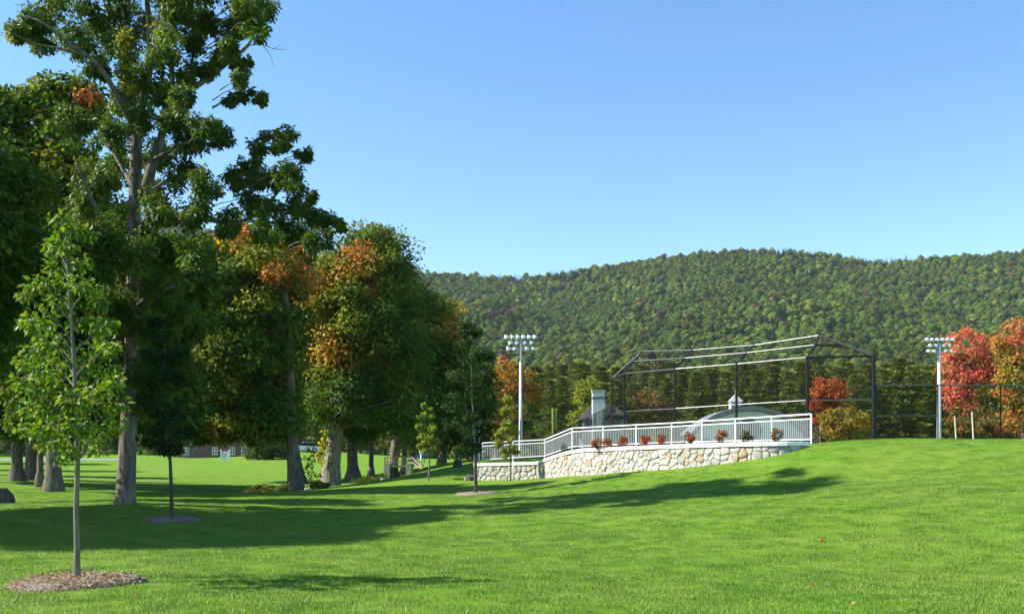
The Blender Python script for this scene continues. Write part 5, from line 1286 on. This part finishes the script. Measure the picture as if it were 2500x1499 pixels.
# foul pole, short posts on the right
Y = 104; c = at(1349, 1060, Y); th = thing('foul_pole', 'yellow green foul pole behind the railing corner', 'foul pole', (c.x, Y, 2.2))
zt = at(0, 996, Y).z; MB().tube([(c.x, Y, 2.0), (c.x, Y, zt)], .07, 8).build('pole', YELLOWP, th)
zb = at(0, 1050, Y).z; x1 = at(1359, 0, Y).x
for q in np.linspace(zb, zt - .1, 9): MB().tube([(c.x, Y, q), (x1, Y, q)], .02, 6).build('wing_bar', YELLOWP, th)
MB().tube([(x1, Y, zb), (x1, Y, zt - .1)], .03, 6).build('wing_edge', YELLOWP, th)
mb = MB(); wire_panel(mb, (c.x, Y, zb), (x1, Y, zb), (c.x, Y, zt - .1), (x1, Y, zt - .1), .08, .02); mb.build('wing_mesh', YELLOWP, th)
for (pa, pb, Y, lb) in (((2331, 1018), (2337, 1085), 70, 'left of two thin pale posts below the red maple'), ((2373, 1007), (2379, 1085), 66, 'right of two thin pale posts below the red maple')):
    a, b = at(pa[0], pa[1], Y), at(pb[0], pb[1], Y); b.z = 2.2; th = thing('net_post', lb, 'post', b, 'thin pale posts')
    MB().tube([b, a], [.055, .05], 8).build('post', plain('cream_paint', (.55, .52, .38), .6), th); MB().lathe(a, [(.06, -.02), (.06, .03), (.02, .06)], 8).build('post_cap', GALV, th)
for (px, py, Y, lb) in ((2003, 1040, 48, 'thin pale stake right of the little spruce'),):
    a = at(px, py, Y); th = thing('stake', lb, 'stake', (a.x - .05, Y, 2.4)); MB().tube([(a.x - .05, Y, 2.2), a], .02, 6).build('stake_rod', GALV, th); MB().lathe(a, [(.025, -.02), (.025, .02)], 6).build('stake_cap', GALV, th)

# ------------------------------------------------------------------ lawn details
gcoll = bpy.data.collections.new('grass_tuft_shapes')
for i in range(4):
    n = 80; x, y = rng.uniform(-.19, .19, n), rng.uniform(-.19, .19, n); hgt = rng.uniform(.028, .062, n)
    a = rng.uniform(0, 6.28, n); lean = rng.uniform(.1, .9, n)
    B = np.stack([x, y, np.full(n, -.012)], -1); Tp = B + np.stack([np.cos(a) * lean, np.sin(a) * lean, np.ones(n)], -1) * hgt[:, None]
    sd = np.stack([-np.sin(a), np.cos(a), np.zeros(n)], -1) * rng.uniform(.003, .006, n)[:, None]
    V = np.stack([B - sd, B + sd, Tp], 1).reshape(-1, 3); F_ = np.arange(n * 3).reshape(n, 3)
    cj = rng.uniform(.75, 1.35, (n, 1)) * np.where(rng.uniform(size=(n, 1)) < .05, np.array([[1.7, 1.35, 1.6]]), np.array([[1, 1, 1]]))
    o = bpy.data.objects.new('tuft_shape_%d' % i, fast_mesh('grass_tuft', V, F_, BLADE, np.repeat(cj, 3, 0))); gcoll.objects.link(o)
gp = []
for (y0, y1, d) in ((8.6, 16, 22), (16, 24, 16), (24, 34, 11), (34, 46, 6)):
    area = .58 * (y1 * y1 - y0 * y0); n = int(area * d * 1.0); yy = np.sqrt(rng.uniform(y0 * y0, y1 * y1, n)); xx = rng.uniform(-.58, .58, n) * yy; gp.append(np.stack([xx, yy], -1))
gp = np.concatenate(gp); gx_, gy_ = gp[:, 0], gp[:, 1]
# keep off the mulch and out from under the wall
keep = np.hypot(gx_ - bs.x, gy_ - bs.y) > .90
wx = np.interp(gx_, PX[4:, 0], PX[4:, 1]); keep &= ~((gx_ > 1) & (gx_ < 12.2) & (gy_ > wx - .15)); keep &= ~((gx_ > 11) & (gy_ > 43.8))
gx_, gy_ = gx_[keep], gy_[keep]; n = len(gx_)
# height read from the ground mesh itself so that every tuft sits on it
ix = np.clip(np.searchsorted(gx, gx_) - 1, 0, len(gx) - 2); iy = np.clip(np.searchsorted(gy, gy_) - 1, 0, len(gy) - 2)
tx_, ty_ = (gx_ - gx[ix]) / (gx[ix + 1] - gx[ix]), (gy_ - gy[iy]) / (gy[iy + 1] - gy[iy])
gzz = (ZZ[iy, ix] * (1 - tx_) + ZZ[iy, ix + 1] * tx_) * (1 - ty_) + (ZZ[iy + 1, ix] * (1 - tx_) + ZZ[iy + 1, ix + 1] * tx_) * ty_
sc1 = rng.uniform(.75, 1.25, n)
instancer('lawn_grass_blades', np.stack([gx_, gy_, gzz], -1), gcoll,
          {'tcol': ('FLOAT_COLOR', np.ones((n, 3))), 'scl': ('FLOAT_VECTOR', np.stack([sc1, sc1, sc1 * rng.uniform(.7, 1.1, n)], -1)), 'kindi': ('INT', rng.integers(0, 4, n)),
           'rot': ('FLOAT_VECTOR', np.stack([np.zeros(n), np.zeros(n), rng.uniform(0, 6.28, n)], -1))}, dict(label='short mown green grass of the near lawn', cat='grass'), BLADE)
# fallen leaves
flm = [oak_leaf_mesh(c) for c in ((.34, .17, .06), (.42, .30, .16), (.25, .10, .04), (.46, .36, .10))]
spots = [(726, 1338), (853, 1428), (940, 1332), (2015, 1358), (1206, 1268), (2382, 1388), (2062, 1456), (2090, 1478), (1668, 1441), (1730, 1418), (342, 1462), (1163, 1400), (945, 1347), (2240, 1475), (1990, 1425), (820, 1380)]
for k, (px, py) in enumerate(spots):
    # walk the view ray down to the lawn
    Y = 11.0
    while Y < 40 and gzb((px - 1250) / F * Y, Y) < EYE + (HOR - py) / F * Y: Y += .1
    x = (px - 1250) / F * Y; o = bpy.data.objects.new('fallen_leaf', flm[k % 4]); place(o, None, (x, Y, gzb(x, Y) + .045)); s_ = random.uniform(.07, .12); o.scale = (s_, s_, s_); o.rotation_euler = (random.uniform(-.4, .4), random.uniform(-.4, .4), random.uniform(0, 6.28))
    tag(o, 'dry brown leaf fallen on the near lawn', 'leaf', 'fallen leaves on the lawn')
px, py = 2004, 1325; Y = 11.0
while Y < 40 and gzb((px - 1250) / F * Y, Y) < EYE + (HOR - py) / F * Y: Y += .1
x = (px - 1250) / F * Y; g0 = gzb(x, Y)
th = thing('red_tube', 'small red plastic tube lying on the sunny lawn at right', 'litter', (x, Y, g0 + .03)); MB().tube([(x - .045, Y, g0 + .05), (x + .045, Y - .01, g0 + .05)], .016, 10).build('tube', REDP, th, smooth=True); MB().tube([(x + .045, Y - .01, g0 + .05), (x + .06, Y - .012, g0 + .05)], .018, 10).build('cap', REDP, th)

# ------------------------------------------------------------------ haze
m = bpy.data.materials.new('thin_haze'); m.use_nodes = True; t = NT(m); t.n.clear()
out = t.add('ShaderNodeOutputMaterial'); pv = t.add('ShaderNodeVolumePrincipled'); pv.inputs['Color'].default_value = (.75, .85, 1, 1); pv.inputs['Density'].default_value = .00005; pv.inputs['Anisotropy'].default_value = .2
t.link(pv.outputs[0], out.inputs['Volume'])
hz = MB().box((0, 500, 165), (7000, 5600, 350)).build('haze', m); tag(hz, kind='stuff')
